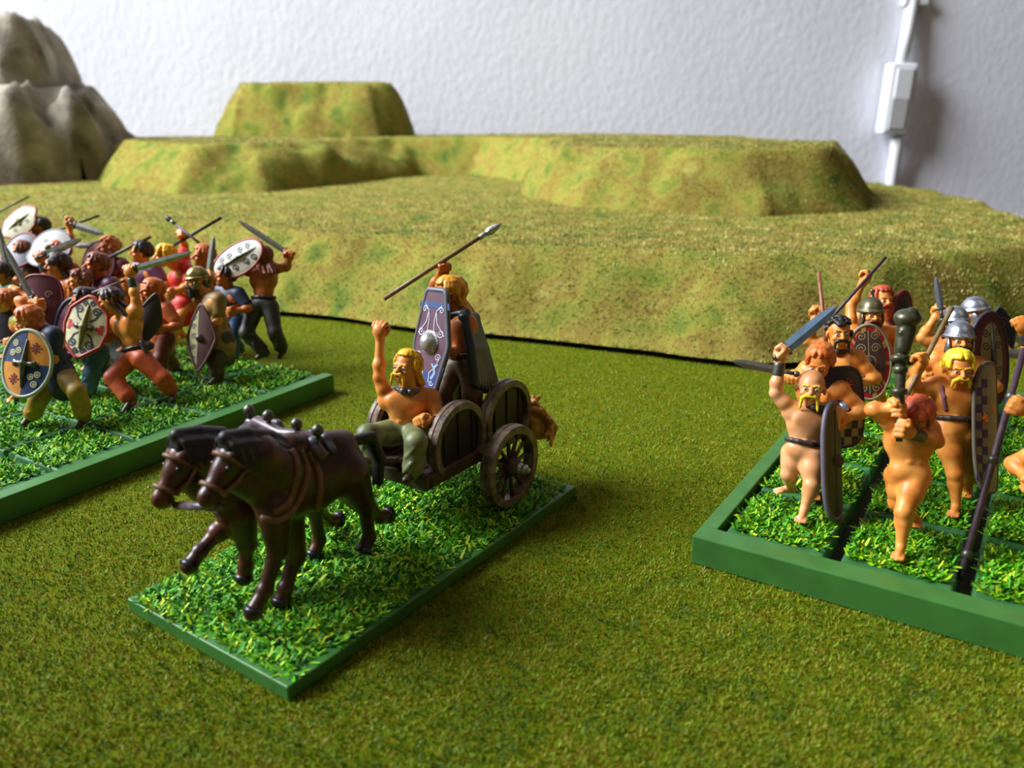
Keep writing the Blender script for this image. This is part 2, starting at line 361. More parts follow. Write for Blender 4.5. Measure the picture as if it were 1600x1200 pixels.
# ================================================================== BASES AND TRAYS
tgreen = mat('green_wood_paint', '#3a6e2e', .42, var=.14, scale=1.2, bump=.12, bscale=5, stretch=(1, 1, 1))
dgreen = mat('dark_green_paint', '#16280f', .7)
FL = ['#2c7804', '#469c06', '#6cb40c', '#2c6c04', '#96c814', '#3e8c08', '#b8cc24', '#5aa408']
def frame2(K, yaw):
    e = A(cos(yaw), sin(yaw), 0); n_ = A(-sin(yaw), cos(yaw), 0); K = A(K[0], K[1], 0)
    return lambda u, v, z: K+e*u+n_*v+A(0, 0, z)
def quadbox(f, u0, u1, v0, v1, z0, z1, mb=None):
    mb = mb or MB(); return mb.prism([f(u0, v0, z0), f(u1, v0, z0), f(u1, v1, z0), f(u0, v1, z0)], [f(u0, v0, z1), f(u1, v0, z1), f(u1, v1, z1), f(u0, v1, z1)])
def flockpts(f, u0, u1, v0, v1, z, n, edge=.12, seed=0):
    u = rng.uniform(u0+.03, u1-.03, n); v = rng.uniform(v0+.03, v1-.03, n)
    ed = np.minimum(np.minimum(u-u0, u1-u), np.minimum(v-v0, v1-v)); nz = vnoise(u, v, .35, seed+5)
    k = ed > edge*nz*2.2
    u, v = u[k], v[k]; hgt = .10*vnoise(u, v, .5, seed)*np.clip(ed[k]/.5, 0, 1)
    return np.array([f(a, b, 0) for a, b in zip(u, v)])+np.stack([0*u, 0*u, z+hgt*rng.random(len(u))], 1)
FC_ = frame2((-4.0, 12.125), .962)        # chariot base: u back along its length, v across
def C(u, v, z=0.): return FC_(u, v, z)
def Q(px, py, v):
    r = ray(px, py); n_ = A(-sin(.962), cos(.962)); B = A(-4.0, 12.125); t = (v+B@n_)/(r[:2]@n_); return CAM+r*t
base = root('chariot_stand', C(5, 2.5, 0), 'long green rectangular base under the chariot and both horses', 'base')
quadbox(FC_, 0, 10, 0, 5, 0.005, .32).build('plate', tgreen, base, False, bevel=.03)
fp = flockpts(FC_, 0, 10, 0, 5, .32, 15000, .12, 3)
blades('flock', fp, (.08, .26), .07, (0.0, .9), FL, parent=base, wid2=.5)

FR = frame2((4.101, 16.79), -.574)
tray = root('movement_tray', FR(4, 5, 0), 'green wooden movement tray at the right holding the bare-skinned warriors', 'tray')
RLEN, RDEP, SW_ = 8.5, 15.2, .62
quadbox(FR, .02, RLEN-.02, .02, RDEP-.02, .005, .2).build('tray_floor', dgreen, tray, False)
quadbox(FR, .0, RLEN, 0, SW_, .01, .715).build('strip', tgreen, tray, False, bevel=.03)
quadbox(FR, 0, .38, SW_+.01, RDEP, .01, .715).build('strip', tgreen, tray, False, bevel=.03)
quadbox(FR, RLEN-.45, RLEN, SW_+.01, RDEP, .01, .715).build('strip', tgreen, tray, False, bevel=.03)
quadbox(FR, .0, RLEN, RDEP, RDEP+.5, .01, .715).build('strip', tgreen, tray, False, bevel=.03)
FLt = frame2((-6.671, 29.322), 1.021)
tray2 = root('movement_tray', FLt(-8, 4, 0), 'green wooden movement tray at the left holding the clothed warband', 'tray')
quadbox(FLt, -24, -.02, .02, 19.5, .005, .2).build('tray_floor', dgreen, tray2, False)
quadbox(FLt, -24, 0, 0, .5, .01, .715).build('strip', tgreen, tray2, False, bevel=.03)
quadbox(FLt, -.35, 0, .51, 19.5, .01, .5).build('strip', tgreen, tray2, False, bevel=.03)
bgreen = mat('green_base_paint', '#306634', .5, var=.18, scale=2)
def inf_base(F_, u0, v0, label, du=2.3, dv=2.5, z0=.2, z1=.62, seed=0, nf=2000, group=None):
    b = root('figurine_base', F_(u0+du/2, v0+dv/2, z0), label, 'base', group)
    lo = [F_(u0, v0, z0), F_(u0+du, v0, z0), F_(u0+du, v0+dv, z0), F_(u0, v0+dv, z0)]
    s = .05; hi = [F_(u0+s, v0+s, z1), F_(u0+du-s, v0+s, z1), F_(u0+du-s, v0+dv-s, z1), F_(u0+s, v0+dv-s, z1)]
    MB().prism(lo, hi).build('plate', bgreen, b, False, bevel=.05)
    blades('flock', flockpts(F_, u0+.03, u0+du-.03, v0+.18, v0+dv-.03, z1, nf, .07, seed), (.08, .24), .07, (0, 1.), FL, parent=b, wid2=.5)
    return b
# ================================================================== FIGURES
def ik(a, c, l1, l2, bend):
    a = A(*a); c = A(*c); d = c-a; L = np.linalg.norm(d); Lm = min(L, (l1+l2)*.995); dn = d/max(L, 1e-6)
    x = (l1*l1-l2*l2+Lm*Lm)/(2*Lm); hh = sqrt(max(l1*l1-x*x, 0.)); b = A(*bend); b = nrm(b-dn*(b@dn)); return a+dn*x*(L/Lm)+b*hh
def hand(S, w, c, grip, s, side, k=.02, fine=True):
    """w wrist, c centre of the fist, grip = axis of what is held; fingers curl round the axis"""
    fwd = nrm(c-w); g = nrm(grip-fwd*(grip@fwd)) if grip is not None else nrm(np.cross(fwd, A(0, 0, 1)))
    pal = np.cross(g, fwd)*side
    R = np.array([g, fwd, pal])
    S.ell(c-fwd*.02*s-pal*.045*s, (.125*s, .125*s, .075*s), R, k=.04)
    S.cone(w, c-fwd*.03*s, .085*s, .09*s, k=.05)
    for i in range(4):
        o = (i-1.5)*.068*s; ln = (.9, 1., .97, .82)[i]
        p0 = c+g*o+fwd*.07*s-pal*.05*s; p1 = c+g*o*1.05+fwd*.135*s*ln+pal*.0*s; p2 = c+g*o+fwd*.10*s*ln+pal*.085*s; p3 = c+g*o+fwd*.0*s+pal*.095*s
        S.path([p0, p1, p2, p3], [.04*s, .042*s, .038*s, .032*s], k=.008 if fine else .02)
    t0 = c+g*.11*s-fwd*.06*s; t1 = c+g*.13*s+fwd*.02*s+pal*.07*s; t2 = c+g*.05*s+fwd*.06*s+pal*.135*s
    S.path([t0, t1, t2], [.045*s, .042*s, .035*s], k=.012)
def head(S, hc, fd, hu, s, fine=True, open_mouth=True):
    hl = np.cross(hu, fd); hu = nrm(np.cross(fd, hl)); hl = nrm(hl); R = np.array([hl, fd, hu])
    P = lambda l, f, u: hc+(hl*l+fd*f+hu*u)*s
    S.ell(P(0, -.03, .07), (.225*s, .285*s, .25*s), R, k=.05)
    S.ell(P(0, .07, -.12), (.165*s, .185*s, .20*s), R, k=.07)
    S.ell(P(0, .17, -.255), (.085*s, .07*s, .06*s), R, k=.05)
    S.cone(P(-.12, .225, .035), P(.12, .225, .035), .04*s, k=.03)
    for q in (-1, 1):
        S.ell(P(.11*q, .185, -.09), (.07*s, .06*s, .055*s), R, k=.04)
        S.ell(P(.235*q, .0, -.03), (.03*s, .055*s, .08*s), R, k=.015)
        S.ell(P(.095*q, .275, -.02), (.052*s, .045*s, .035*s), R, k=.015, sub=True)
    S.cone(P(0, .25, .02), P(0, .325, -.085), .03*s, .042*s, k=.02)
    for q in (-1, 1): S.ell(P(.042*q, .285, -.09), (.03*s, .03*s, .025*s), R, k=.012)
    S.ell(P(0, .22, -.19), (.085*s, .05*s, .03*s), R, k=.02)
    if open_mouth: S.ell(P(0, .27, -.185), (.055*s, .05*s, .028*s), R, k=.01, sub=True)
    S.ell(P(0, .235, -.225), (.06*s, .04*s, .022*s), R, k=.015)
    return P, R
def hairdo(S, hc, fd, hu, s, style, seed=0):
    hl = nrm(np.cross(hu, fd)); hu = nrm(np.cross(fd, hl)); r = np.random.default_rng(seed)
    def sp(az, th, k=1.0):
        a = radians(az); t = radians(th); return hc+s*(hl*(.225*k*sin(t)*sin(a))+fd*(-.03+.285*k*sin(t)*cos(a))+hu*(.07+.255*k*cos(t)))
    R = np.array([hl, fd, hu])
    S.ell(hc+s*(fd*-.07+hu*.12), (.235*s, .26*s, .225*s), R, k=.03)
    if style == 'curly':
        for i in range(60):
            az = r.uniform(0, 360); front = abs((az+180) % 360-180) < 60; th = r.uniform(0, 62 if front else 115)
            S.cone(sp(az, th, 1.1), sp(az+r.uniform(-12, 12), th+r.uniform(4, 12), 1.16), .045*s, .04*s, k=.012)
        return
    for i in range(26):
        az = i*360/26+r.uniform(-5, 5); dz = abs((az+180) % 360-180)
        end = 56 if dz < 50 else (95 if dz < 95 else 128)
        if style == 'swept': end = 50 if dz < 60 else (105 if dz < 100 else 135)
        ths = np.linspace(8, end, 5); off = r.uniform(-14, 14)
        pts = [sp(az+off*j/4, t, 1.07+.03*r.random()) for j, t in enumerate(ths)]; rs = [.03*s, .042*s, .046*s, .045*s, .036*s]
        if style in ('long', 'swept') and dz > 88:
            L = .42 if style == 'long' else .3; p = pts[-1]
            for j in range(2):
                p = p-hu*(L*.5*s)-fd*(.08*s*(1+r.random()))+hl*(r.uniform(-.05, .05)*s); pts.append(p); rs.append(.04*s-.008*j*s)
        S.path(pts, rs, k=.008)
def beardo(S, P, s, style, seed=0):
    r = np.random.default_rng(seed)
    if style in ('moustache', 'walrus', 'full'):
        L = {'moustache': .17, 'walrus': .27, 'full': .15}[style]
        for q in (-1, 1):
            S.path([P(.01*q, .325, -.135), P(.07*q, .31, -.13), P(.125*q, .27, -.17), P(.15*q, .255, -.15-L*.8)], [.028*s, .038*s, .036*s, .022*s], k=.01)
    if style == 'full':
        for i in range(13):
            a = radians(-80+i*160/12); x = .17*sin(a); y = .05+.19*cos(a)
            S.path([P(x, y, -.14-.05*cos(a)), P(x*1.05, y+.02, -.26), P(x*.8, y+.05*cos(a), -.36-.1*cos(a)+r.uniform(-.03, .03))], [.045*s, .05*s, .03*s], k=.012)
GR = 'warrior figurines'
def figure(label, zb, at=None, hp=None, yaw=None, s=1., hs=1.35, lean=0., j=None, face=None, hup=None, skin=None, hair=None, hstyle='short', beard=None, bcol=None,
           top=None, legs=None, shoes=None, belt=None, cloak=None, helmet=None, h=.034, eyes=True, grip={}, depth=None, group=None, bulk=1.17, seed=0, torc=None, bands=(), stance=0, foot=None, parts=None, noleg=False):
    """All lengths in cm. at: ground position; or hp: head position measured from the photograph."""
    j = j or {}; skin = skin or SKIN()
    yaw = atan2(-.84, -.54) if yaw is None else yaw
    f = A(cos(yaw), sin(yaw), 0); l = A(-sin(yaw), cos(yaw), 0); u = A(0, 0, 1)
    if at is None: q = G(hp[0], hp[1], zb+3.05*s); at = A(q[0], q[1], zb)-f*lean*.9
    at = A(at[0], at[1], zb); d0 = dep(at+A(0, 0, 1.6)) if depth is None else depth
    Lc = lambda a, b, c: at+(l*a+f*b+u*c)*s
    stp = .42+.12*(seed % 3)
    T = dict(pel=Lc(0, 0, 1.5), nek=Lc(0, lean*.8, 2.52), head=Lc(0, lean+.1, 3.02), shL=Lc(.47, lean*.8, 2.42), shR=Lc(-.47, lean*.8, 2.42),
             hipL=Lc(.2, 0, 1.42), hipR=Lc(-.2, 0, 1.42), anL=Lc(.3, stp, .13), anR=Lc(-.3, -stp, .13))
    for kk, val in j.items():
        T[kk] = (D(val[0], val[1], d0+(val[2] if len(val) > 2 else 0.)) if not isinstance(val, np.ndarray) else val)
    if 'pel' in j and 'hipL' not in j:
        T['hipL'] = T['pel']+(l*.2-u*.08)*s; T['hipR'] = T['pel']+(-l*.2-u*.08)*s
    if 'nek' in j and 'shL' not in j: T['shL'] = T['nek']+(l*.47-u*.1)*s
    if 'nek' in j and 'shR' not in j: T['shR'] = T['nek']+(-l*.47-u*.1)*s
    T.setdefault('haL', Lc(.65, lean*.8+.5, 1.9)); T.setdefault('haR', Lc(-.65, lean*.8+.4, 1.9))
    up = nrm(T['nek']-T['pel']); le = nrm(T['shL']-T['shR']); fw = nrm(np.cross(le, up)); le = nrm(np.cross(up, fw))
    for q, sg in (('L', 1), ('R', -1)):
        if 'el'+q not in T: T['el'+q] = ik(T['sh'+q], T['ha'+q], .68*s, .62*s, le*sg*.8-fw*.5-up*.5)
        if 'kn'+q not in T: T['kn'+q] = ik(T['hip'+q], T['an'+q], .72*s, .68*s, f+l*sg*.25)
        if 'toe'+q not in T: T['toe'+q] = T['an'+q]+f*.3*s-u*.07*s+l*sg*.08*s
    fd = face if face is not None else f; fd = nrm(fd); hu = nrm(hup) if hup is not None else nrm(u+up*.5); hu = nrm(hu-fd*(hu@fd))
    o = root('warrior_figurine', at, label, 'figurine', group)
    b = bulk*s; S = SD(.1)
    pel, nek = T['pel'], T['nek']; L = nek-pel; Rb = np.array([le, fw, up])
    fat = 1.0 if top is None else 1.0
    S.ell(pel, (.33*b, .24*b, .25*b), Rb); S.ell(pel+L*.33, (.30*b, .22*b, .28*b), Rb); S.ell(pel+L*.66, (.42*b, .28*b, .36*b), Rb)
    S.cone(T['shL']*.8+nek*.2, T['shR']*.8+nek*.2, .19*b, k=.12)
    for q in (-1, 1):
        S.ell(pel+L*.76+(le*q*.19+fw*.165)*b, (.2*b, .09*b, .16*b), Rb, k=.07)
        S.ell(pel+L*.72+(le*q*.2-fw*.16)*b, (.17*b, .12*b, .24*b), Rb, k=.04)
        if legs is None: S.ell(pel-up*.12*s+(le*q*.15-fw*.16)*b, (.18*b, .17*b, .19*b), Rb, k=.05)
        for i in range(3): S.ell(pel+L*(.22+.16*i)+(le*q*.075+fw*.195)*b, (.075*b, .04*b, .065*b), Rb, k=.02)
    S.cone(nek-up*.05*s, T['head']-hu*.1*hs-fd*.03*hs, .17*b, .155*hs, k=.07)
    for q in 'LR':
        sh, el, ha = T['sh'+q], T['el'+q], T['ha'+q]; ax = nrm(ha-el); wr = ha-ax*.17*s
        S.ell(sh, (.2*b, .2*b, .2*b), k=.07); S.cone(sh, el, .155*b, .115*b, k=.05)
        m1 = sh*.5+el*.5; S.ell(m1+fw*.03*b, (.13*b,)*3, k=.07)
        S.cone(el, wr, .115*b, .08*b, k=.04); m2 = el*.68+wr*.32; S.ell(m2, (.135*b,)*3, k=.06)
        gv = grip.get(q); hand(S, wr, ha, gv if gv is not None else A(0, 0, 1), 1.3*s, 1 if q == 'L' else -1, fine=h < .036)
    if legs is None and not noleg:
        for q, sg in (('L', 1), ('R', -1)):
            hp_, kn, an, to = T['hip'+q], T['kn'+q], T['an'+q], T['toe'+q]
            S.cone(hp_, kn, .235*b, .14*b, k=.08); S.ell(hp_*.55+kn*.45, (.2*b,)*3, k=.1); S.ell(kn+f*.02, (.145*b,)*3, k=.05)
            S.cone(kn, an, .13*b, .08*b, k=.05); bk = nrm(hp_-kn)*0-f; S.ell(kn*.66+an*.34+bk*.06*s, (.14*b, .14*b, .14*b), k=.08)
            td = nrm(to-an); S.cone(an-A(0, 0, .01), to-td*.1*s, .09*s, .075*s, k=.05); S.ell(an-td*.06*s-A(0, 0, .05), (.08*s,)*3, k=.04)
            sd = nrm(np.cross(td, A(0, 0, 1)))
            for i in range(5): S.cone(to-td*.12*s+sd*(i-2)*.045*s, to+td*(.03-.015*abs(i-2))*s+sd*(i-2)*.05*s, .034*s, .03*s, k=.01)
    P, R = head(S, T['head'], fd, hu, hs, h < .036, open_mouth=beard != 'full')
    S.build('body', skin, o, h)
    if legs:
        S = SD(.08); m = legs
        S.ell(pel-up*.02, (.35*b, .27*b, .2*b), Rb); S.cone(pel-up*.1*s-le*.1, pel-up*.1*s+le*.1, .25*b)
        for q, sg in (('L', 1), ('R', -1)):
            hp_, kn, an, to = T['hip'+q], T['kn'+q], T['an'+q], T['toe'+q]
            S.cone(hp_, kn, .27*b, .2*b, k=.1); S.cone(kn, kn*.25+an*.75, .205*b, .2*b, k=.12); S.cone(kn*.25+an*.75, an, .2*b, .12*b, k=.04)
            r = np.random.default_rng(seed+3)
            for i in range(9):
                aa, bb = ((hp_, kn) if i % 2 else (kn, an)); t_ = r.uniform(.1, .6); dd_ = nrm(bb-aa); rr_ = r.normal(size=3); rr_ = nrm(rr_-dd_*(rr_@dd_)); r2 = nrm(np.cross(dd_, rr_))
                a_ = aa+(bb-aa)*t_+rr_*.19*b; b_ = aa+(bb-aa)*(t_+.3)+nrm(rr_+r2*.9)*.18*b; S.cone(a_, b_, .05*b, .045*b, k=.03)
        S.build('trousers', m, o, h)
        for q in 'LR':
            an, to = T['an'+q], T['toe'+q]; td = nrm(to-an); S = SD(.05)
            S.cone(an+A(0, 0, .03), to-td*.05, .12*s, .085*s); S.ell(an-td*.07*s-A(0, 0, .03), (.1*s,)*3); S.cone(an, an+A(0, 0, .1), .12*s)
            S.build('shoe', shoes or mat('brown_shoe_paint', '#3d2a20', .45), o, h*1.1)
    if top:
        S = SD(.08); S.ell(pel, (.36*b, .28*b, .25*b), Rb); S.ell(pel+L*.33, (.34*b, .27*b, .3*b), Rb); S.ell(pel+L*.68, (.42*b, .31*b, .34*b), Rb)
        S.cone(T['shL']*.8+nek*.2, T['shR']*.8+nek*.2, .215*b, k=.1)
        S.cone(pel-up*.05*s, pel-up*.38*s+f*.03, .33*b, .34*b, k=.1)
        for q in 'LR': S.cone(T['sh'+q], T['sh'+q]*.35+T['el'+q]*.65, .225*b, .17*b, k=.05)
        r = np.random.default_rng(seed+9)
        for i in range(9):
            a_ = r.uniform(0, 2*pi); p0 = pel+L*.5+(le*cos(a_)*.3+fw*sin(a_)*.24)*b; p1 = pel-up*.35*s+(le*cos(a_+.2)*.3+fw*sin(a_+.2)*.3)*b
            S.cone(p0, p1, .05*s, .075*s, k=.03)
        S.build('tunic', top, o, h)
    if belt:
        S = SD(.02)
        N = 14; ring = [pel+up*.16*s+(le*cos(2*pi*i/N)*.325+fw*sin(2*pi*i/N)*.245)*b*1.03 for i in range(N+1)]
        S.path(ring, [.055*s]*(N+1)); S.ell(pel+up*.16*s+fw*.27*b, (.08*s, .05*s, .07*s), Rb, k=.01); S.build('belt', belt, o, .034)
    if torc:
        N = 14; ring = [nek+up*.07*s+(le*cos(a_)*.2+fw*(sin(a_)*.2))*b*1.1 for a_ in np.linspace(pi/2+.35, pi/2+2*pi-.35, N)]
        S = SD(.01); S.path(ring, [.062*s]*N); S.ell(ring[0]+fw*.03, (.09*s,)*3, k=0.01); S.ell(ring[-1]+fw*.03, (.09*s,)*3, k=0.01); S.build('torc', torc, o, .03)
    for q in bands:
        el, ha = T['el'+q], T['ha'+q]; ax = nrm(ha-el); S = SD(.01)
        for w_ in (.27, .36, .44): c_ = ha-ax*w_*s; S.cone(c_-ax*.01, c_+ax*.01, .125*s, k=.012)
        S.build('armband', DSTEEL(), o, .032)
    if helmet:
        S = SD(.02); hl_ = nrm(np.cross(hu, fd)); RR = np.array([hl_, fd, hu]); hc = T['head']
        S.ell(hc+(hu*.08-fd*.03)*hs, (.27*hs, .325*hs, .32*hs), RR, cut=(hc+hu*.06*hs, -hu))
        for i in range(24):
            a_ = 2*pi*i/24; p = lambda t: hc+hu*.07*hs+(hl_*cos(t)*.27+fd*(-.03+sin(t)*.33))*hs
            S.cone(p(a_), p(a_+2*pi/24), .035*hs, k=.01)
        if helmet[1]: S.cone(hc+hu*.38*hs, hc+hu*.5*hs, .05*hs, .035*hs); S.ell(hc+hu*.52*hs, (.06*hs,)*3, k=.01)
        for q in (-1, 1): S.ell(hc+(hl_*.225*q+fd*.08-hu*.12)*hs, (.04*hs, .1*hs, .15*hs), RR, k=.02)
        S.build('helmet', helmet[0], o, .032)
    if hair and not helmet:
        S = SD(.01); hairdo(S, T['head'], fd, hu, hs, hstyle, seed); S.build('hair', HAIR(hair), o, min(h, .034))
    if helmet and hair:
        S = SD(.01)
        for i in range(7):
            a_ = (i-3)*.3; p0 = P(.2*sin(a_), -.2*cos(a_), -.05); S.path([p0, p0-hu*.2*hs-fd*.05*hs, p0-hu*.38*hs-fd*.08*hs], [.06*hs, .06*hs, .035*hs], k=.01)
        S.build('hair', HAIR(hair), o, .036)
    if beard:
        S = SD(.01); beardo(S, P, hs, beard, seed); S.build('beard' if beard == 'full' else 'moustache', HAIR(bcol or hair or 'brown'), o, .026)
    if eyes:
        for q in (-1, 1):
            mb = MB(); c_ = P(.095*q, .225, -.02); nseg = 10
            mb.lathe(c_, fd, [(-.02*hs, .0), (-.01*hs, .034*hs), (.01*hs, .04*hs), (.026*hs, .032*hs), (.036*hs, .016*hs), (.04*hs, .0)], nseg)
            e_ = mb.build('eye', [WHITE(), BLACK()], o)
            for p_ in e_.data.polygons:
                if p_.index >= 4*nseg-0: p_.material_index = 1
                elif p_.index >= 3*nseg+0 and False: p_.material_index = 1
            mb2 = MB().lathe(c_+fd*.036*hs, fd, [(-.004, .022*hs), (.005, .02*hs), (.008, 0)], 8); mb2.build('pupil', BLACK(), e_)
        S = SD(.01)
        for q in (-1, 1): S.cone(P(.04*q, .265, .045), P(.14*q, .235, .065), .02*hs, .016*hs)
        S.build('eyebrow', HAIR(bcol or hair or 'brown'), o, .026)
    o_info = dict(o=o, T=T, P=P, s=s, l=l, f=f, up=up, le=le, fw=fw)
    return o_info
# ---- weapons
def sword(label, hilt, tip, flat=None, w=.11, col=None, loc=None, guard=True, gcol=None, group=None, point=.22):
    ax = nrm(tip-hilt); fl = nrm(flat) if flat is not None else nrm(np.cross(ax, TW)); fl = nrm(fl-ax*(fl@ax)); th = np.cross(ax, fl)
    o = root('sword', hilt, label, 'sword', group); L = np.linalg.norm(tip-hilt); g0 = hilt+ax*.14
    mb = MB(); st = [(0, .9), (.25, 1.), (.6, .97), (1-point, .85), (1-point*.4, .55), (1, .05)]
    vs = []
    for t, ww in st:
        c_ = g0+(tip-g0)*t; vs += [c_+fl*w*ww, c_+th*.032*ww, c_-fl*w*ww, c_-th*.032*ww]
    fcs = [(i*4+k, i*4+(k+1) % 4, i*4+4+(k+1) % 4, i*4+4+k) for i in range(len(st)-1) for k in range(4)]+[(3, 2, 1, 0), tuple(len(st)*4-4+k for k in range(4))]
    mb.add(vs, fcs).build('blade', col or STEEL(), o, False)
    MB().tube([hilt-ax*.16, g0], .05, 8).build('grip', LEATHER(), o)
    MB().tube([g0-fl*w*1.25, g0, g0+fl*w*1.25], .045, 8, rr=[.035, .055, .035]).build('guard', gcol or DSTEEL(), o)
    S = SD(.01); S.ell(hilt-ax*.2, (.085,)*3); S.build('pommel', gcol or DSTEEL(), o, .03)
    return o
def spear(label, a, b, r=.055, head_=True, col=None, hcol=None, hl=.5, name='spear', cat='spear', group=None):
    a = A(*a); b = A(*b); o = root(name, a, label, cat, group); ax = nrm(b-a); e = b-ax*hl if head_ else b
    MB().tube([a, a*.6+e*.4, e], r, 10, rr=[r, r*1.02, r*.95]).build('shaft', col or WOOD(), o)
    if head_:
        fl = nrm(np.cross(ax, TW)); th = np.cross(ax, fl); mb = MB(); vs = []; st = [(0, .6), (.2, 1.3), (.35, 2.1), (.7, 1.5), (1, .08)]
        for t, ww in st:
            c_ = e+ax*hl*t; vs += [c_+fl*r*ww, c_+th*r*ww*.6, c_-fl*r*ww, c_-th*r*ww*.6]
        mb.add(vs, [(i*4+k, i*4+(k+1) % 4, i*4+4+(k+1) % 4, i*4+4+k) for i in range(len(st)-1) for k in range(4)]+[(3, 2, 1, 0), (16, 17, 18, 19)]).build('spearhead', hcol or STEEL(), o, True)
        MB().tube([e-ax*.12, e+ax*.1], r*1.25, 10).build('socket', hcol or DSTEEL(), o)
    return o
# ---- shields
def outline(shape, w, h, N=56):
    out = []
    for i in range(N):
        a = 2*pi*i/N; x, y = cos(a), sin(a)
        if shape == 'oval': out.append((x*w, y*h))
        elif shape == 'sq':   # rounded long shield
            p = 3.2; k = (abs(x)**p+abs(y)**p)**(-1/p); out.append((x*k*w, y*k*h))
        elif shape == 'lens':
            k = (abs(x)**1.25+abs(y)**1.25)**(-1/1.25); out.append((x*k*w, y*k*h))
        else:
            V_ = dict(hex=[(0.42, 1), (1, .25), (1, -.25), (.42, -1), (-.42, -1), (-1, -.25), (-1, .25), (-.42, 1)],
                      hexr=[(.12, 1), (.85, .55), (1, 0), (.85, -.55), (.12, -1), (-.12, -1), (-.85, -.55), (-1, 0), (-.85, .55), (-.12, 1)],
                      long=[(.55, 1), (1, -.05), (.55, -1), (-.55, -1), (-1, -.05), (-.55, 1)])[shape]
            best = 1e9
            for q in range(len(V_)):
                p, r_ = A(*V_[q]), A(*V_[(q+1) % len(V_)]); e = r_-p; den = x*e[1]-y*e[0]
                if abs(den) < 1e-9: continue
                t = (p[0]*e[1]-p[1]*e[0])/den; uu = (p[0]*y-p[1]*x)/den
                if t > 0 and -1e-6 <= uu <= 1+1e-6: best = min(best, t)
            out.append((x*best*w, y*best*h))
    return out
def shield(label, c, normal, upv, w, h, shape='oval', face='#d8cfa8', rim='#8a2a20', back='#4a3a2c', rimr=.045, boss=None, spine=None, polys=(), lines=(), curve=.12, group=None, th=.05, sectors=None):
    n_ = nrm(normal); up = nrm(upv-n_*(np.dot(upv, n_))); rt = np.cross(up, n_); c = A(*c)
    o = root('shield', c, label, 'shield', group)
    zo = lambda x, y: curve*(1-(x/w)**2)
    W_ = lambda x, y, z=0.: c+rt*x+up*y+n_*(zo(x, y)+z-curve*.5)
    ol = outline(shape, w, h); N = len(ol); rings = [0., .25, .5, .75, 1.]
    vs = []; 
    for sgn in (0, 1):
        for r_ in rings:
            for x, y in ol: vs.append(W_(x*r_, y*r_, 0 if sgn == 0 else -th))
    f = []; R_ = len(rings)
    for s_ in (0, 1):
        b0 = s_*R_*N
        for i in range(R_-1):
            for k in range(N):
                q = (b0+i*N+k, b0+(i+1)*N+k, b0+(i+1)*N+(k+1) % N, b0+i*N+(k+1) % N); f.append(q if s_ == 0 else q[::-1])
    for k in range(N): f.append(((R_-1)*N+k, (2*R_-1)*N+k, (2*R_-1)*N+(k+1) % N, (R_-1)*N+(k+1) % N))
    mats = [paint(face), paint(back)]
    if sectors: mats += [paint(q) for q in sectors]
    fo = mesh_np('shield_board', np.array(vs), f, mats, o, False)
    nf = (R_-1)*N
    for p in fo.data.polygons:
        if p.index >= nf: p.material_index = 1
        elif sectors: p.material_index = 2+int(((p.index % N)+.5)/N*len(sectors)) % len(sectors)
    MB().tube([W_(x, y, -th/2) for x, y in ol+ol[:2]], rimr, 8, cap=False).build('rim', paint(rim) if isinstance(rim, str) else rim, o)
    if spine:
        hh, r_, mt = spine; S = SD(.03); S.path([W_(0, -hh, .0), W_(0, 0, .05), W_(0, hh, 0)], [r_*.35, r_, r_*.35]); S.build('spine', mt, o, .03)
    if boss:
        kind, r_, mt = boss; S = SD(.02); Rm = np.array([rt, up, n_])
        if kind == 'dome': S.ell(W_(0, 0, .02), (r_, r_, r_*.9), Rm); S.ell(W_(0, 0, .0), (r_*1.3, r_*1.3, .035), Rm)
        else:
            S.ell(W_(0, 0, .03), (r_*.9, r_*.75, r_*.7), Rm)
            for q in (-1, 1): S.path([W_(0, 0, .03), W_(q*r_*1.6, 0, .02)], [r_*.45, r_*.5]); S.ell(W_(q*r_*1.9, 0, .02), (r_*.5, r_*.7, .04), Rm, k=.02)
        S.build('boss', mt, o, .026)
    for colr, width, pts in lines:
        mb = MB()
        pts = [A(*p) for p in pts]; vs = []
        for i, p in enumerate(pts):
            t = nrm(pts[min(i+1, len(pts)-1)]-pts[max(i-1, 0)]); nn = A(-t[1], t[0])*width/2
            for q in (p+nn, p-nn): vs.append(W_(q[0], q[1], .012))
            for q in (p+nn, p-nn): vs.append(W_(q[0], q[1], -.005))
        m_ = len(pts); fc = []
        for i in range(m_-1):
            a0 = i*4; b0 = a0+4; fc += [(a0, a0+1, b0+1, b0), (a0+2, b0+2, b0+3, a0+3), (a0, b0, b0+2, a0+2), (a0+1, a0+3, b0+3, b0+1)]
        mb.add(vs, fc); mb.build('painted_line', paint(colr), o, False)
    for colr, pts in polys:
        P2 = []
        for q in range(len(pts)):
            p0, p1 = A(*pts[q]), A(*pts[(q+1) % len(pts)]); m_ = max(1, int(np.linalg.norm(p1-p0)/.15)); P2 += [p0+(p1-p0)*t/m_ for t in range(m_)]
        ce = sum(P2)/len(P2); n_p = len(P2); vs = []; fc = []
        for z_, rs_ in ((.009, (.0, .25, .5, .75, 1.)), (-.005, (1.,))):
            for r_ in rs_:
                for p in P2: q = ce+(p-ce)*r_; vs.append(W_(q[0], q[1], z_))
        for i in range(5):
            for q in range(n_p): fc.append((i*n_p+q, (i+1)*n_p+q, (i+1)*n_p+(q+1) % n_p, i*n_p+(q+1) % n_p))
        MB().add(vs, fc).build('painted_patch', paint(colr), o, False)
    return o
def outline_sub(pts): return pts
def spiral(x, y, r, turns=1.5, a0=0., d=1, n=22):
    return [(x+r*(1-.88*t)*cos(a0+d*2*pi*turns*t), y+r*(1-.88*t)*sin(a0+d*2*pi*turns*t)) for t in np.linspace(0, 1, n)]
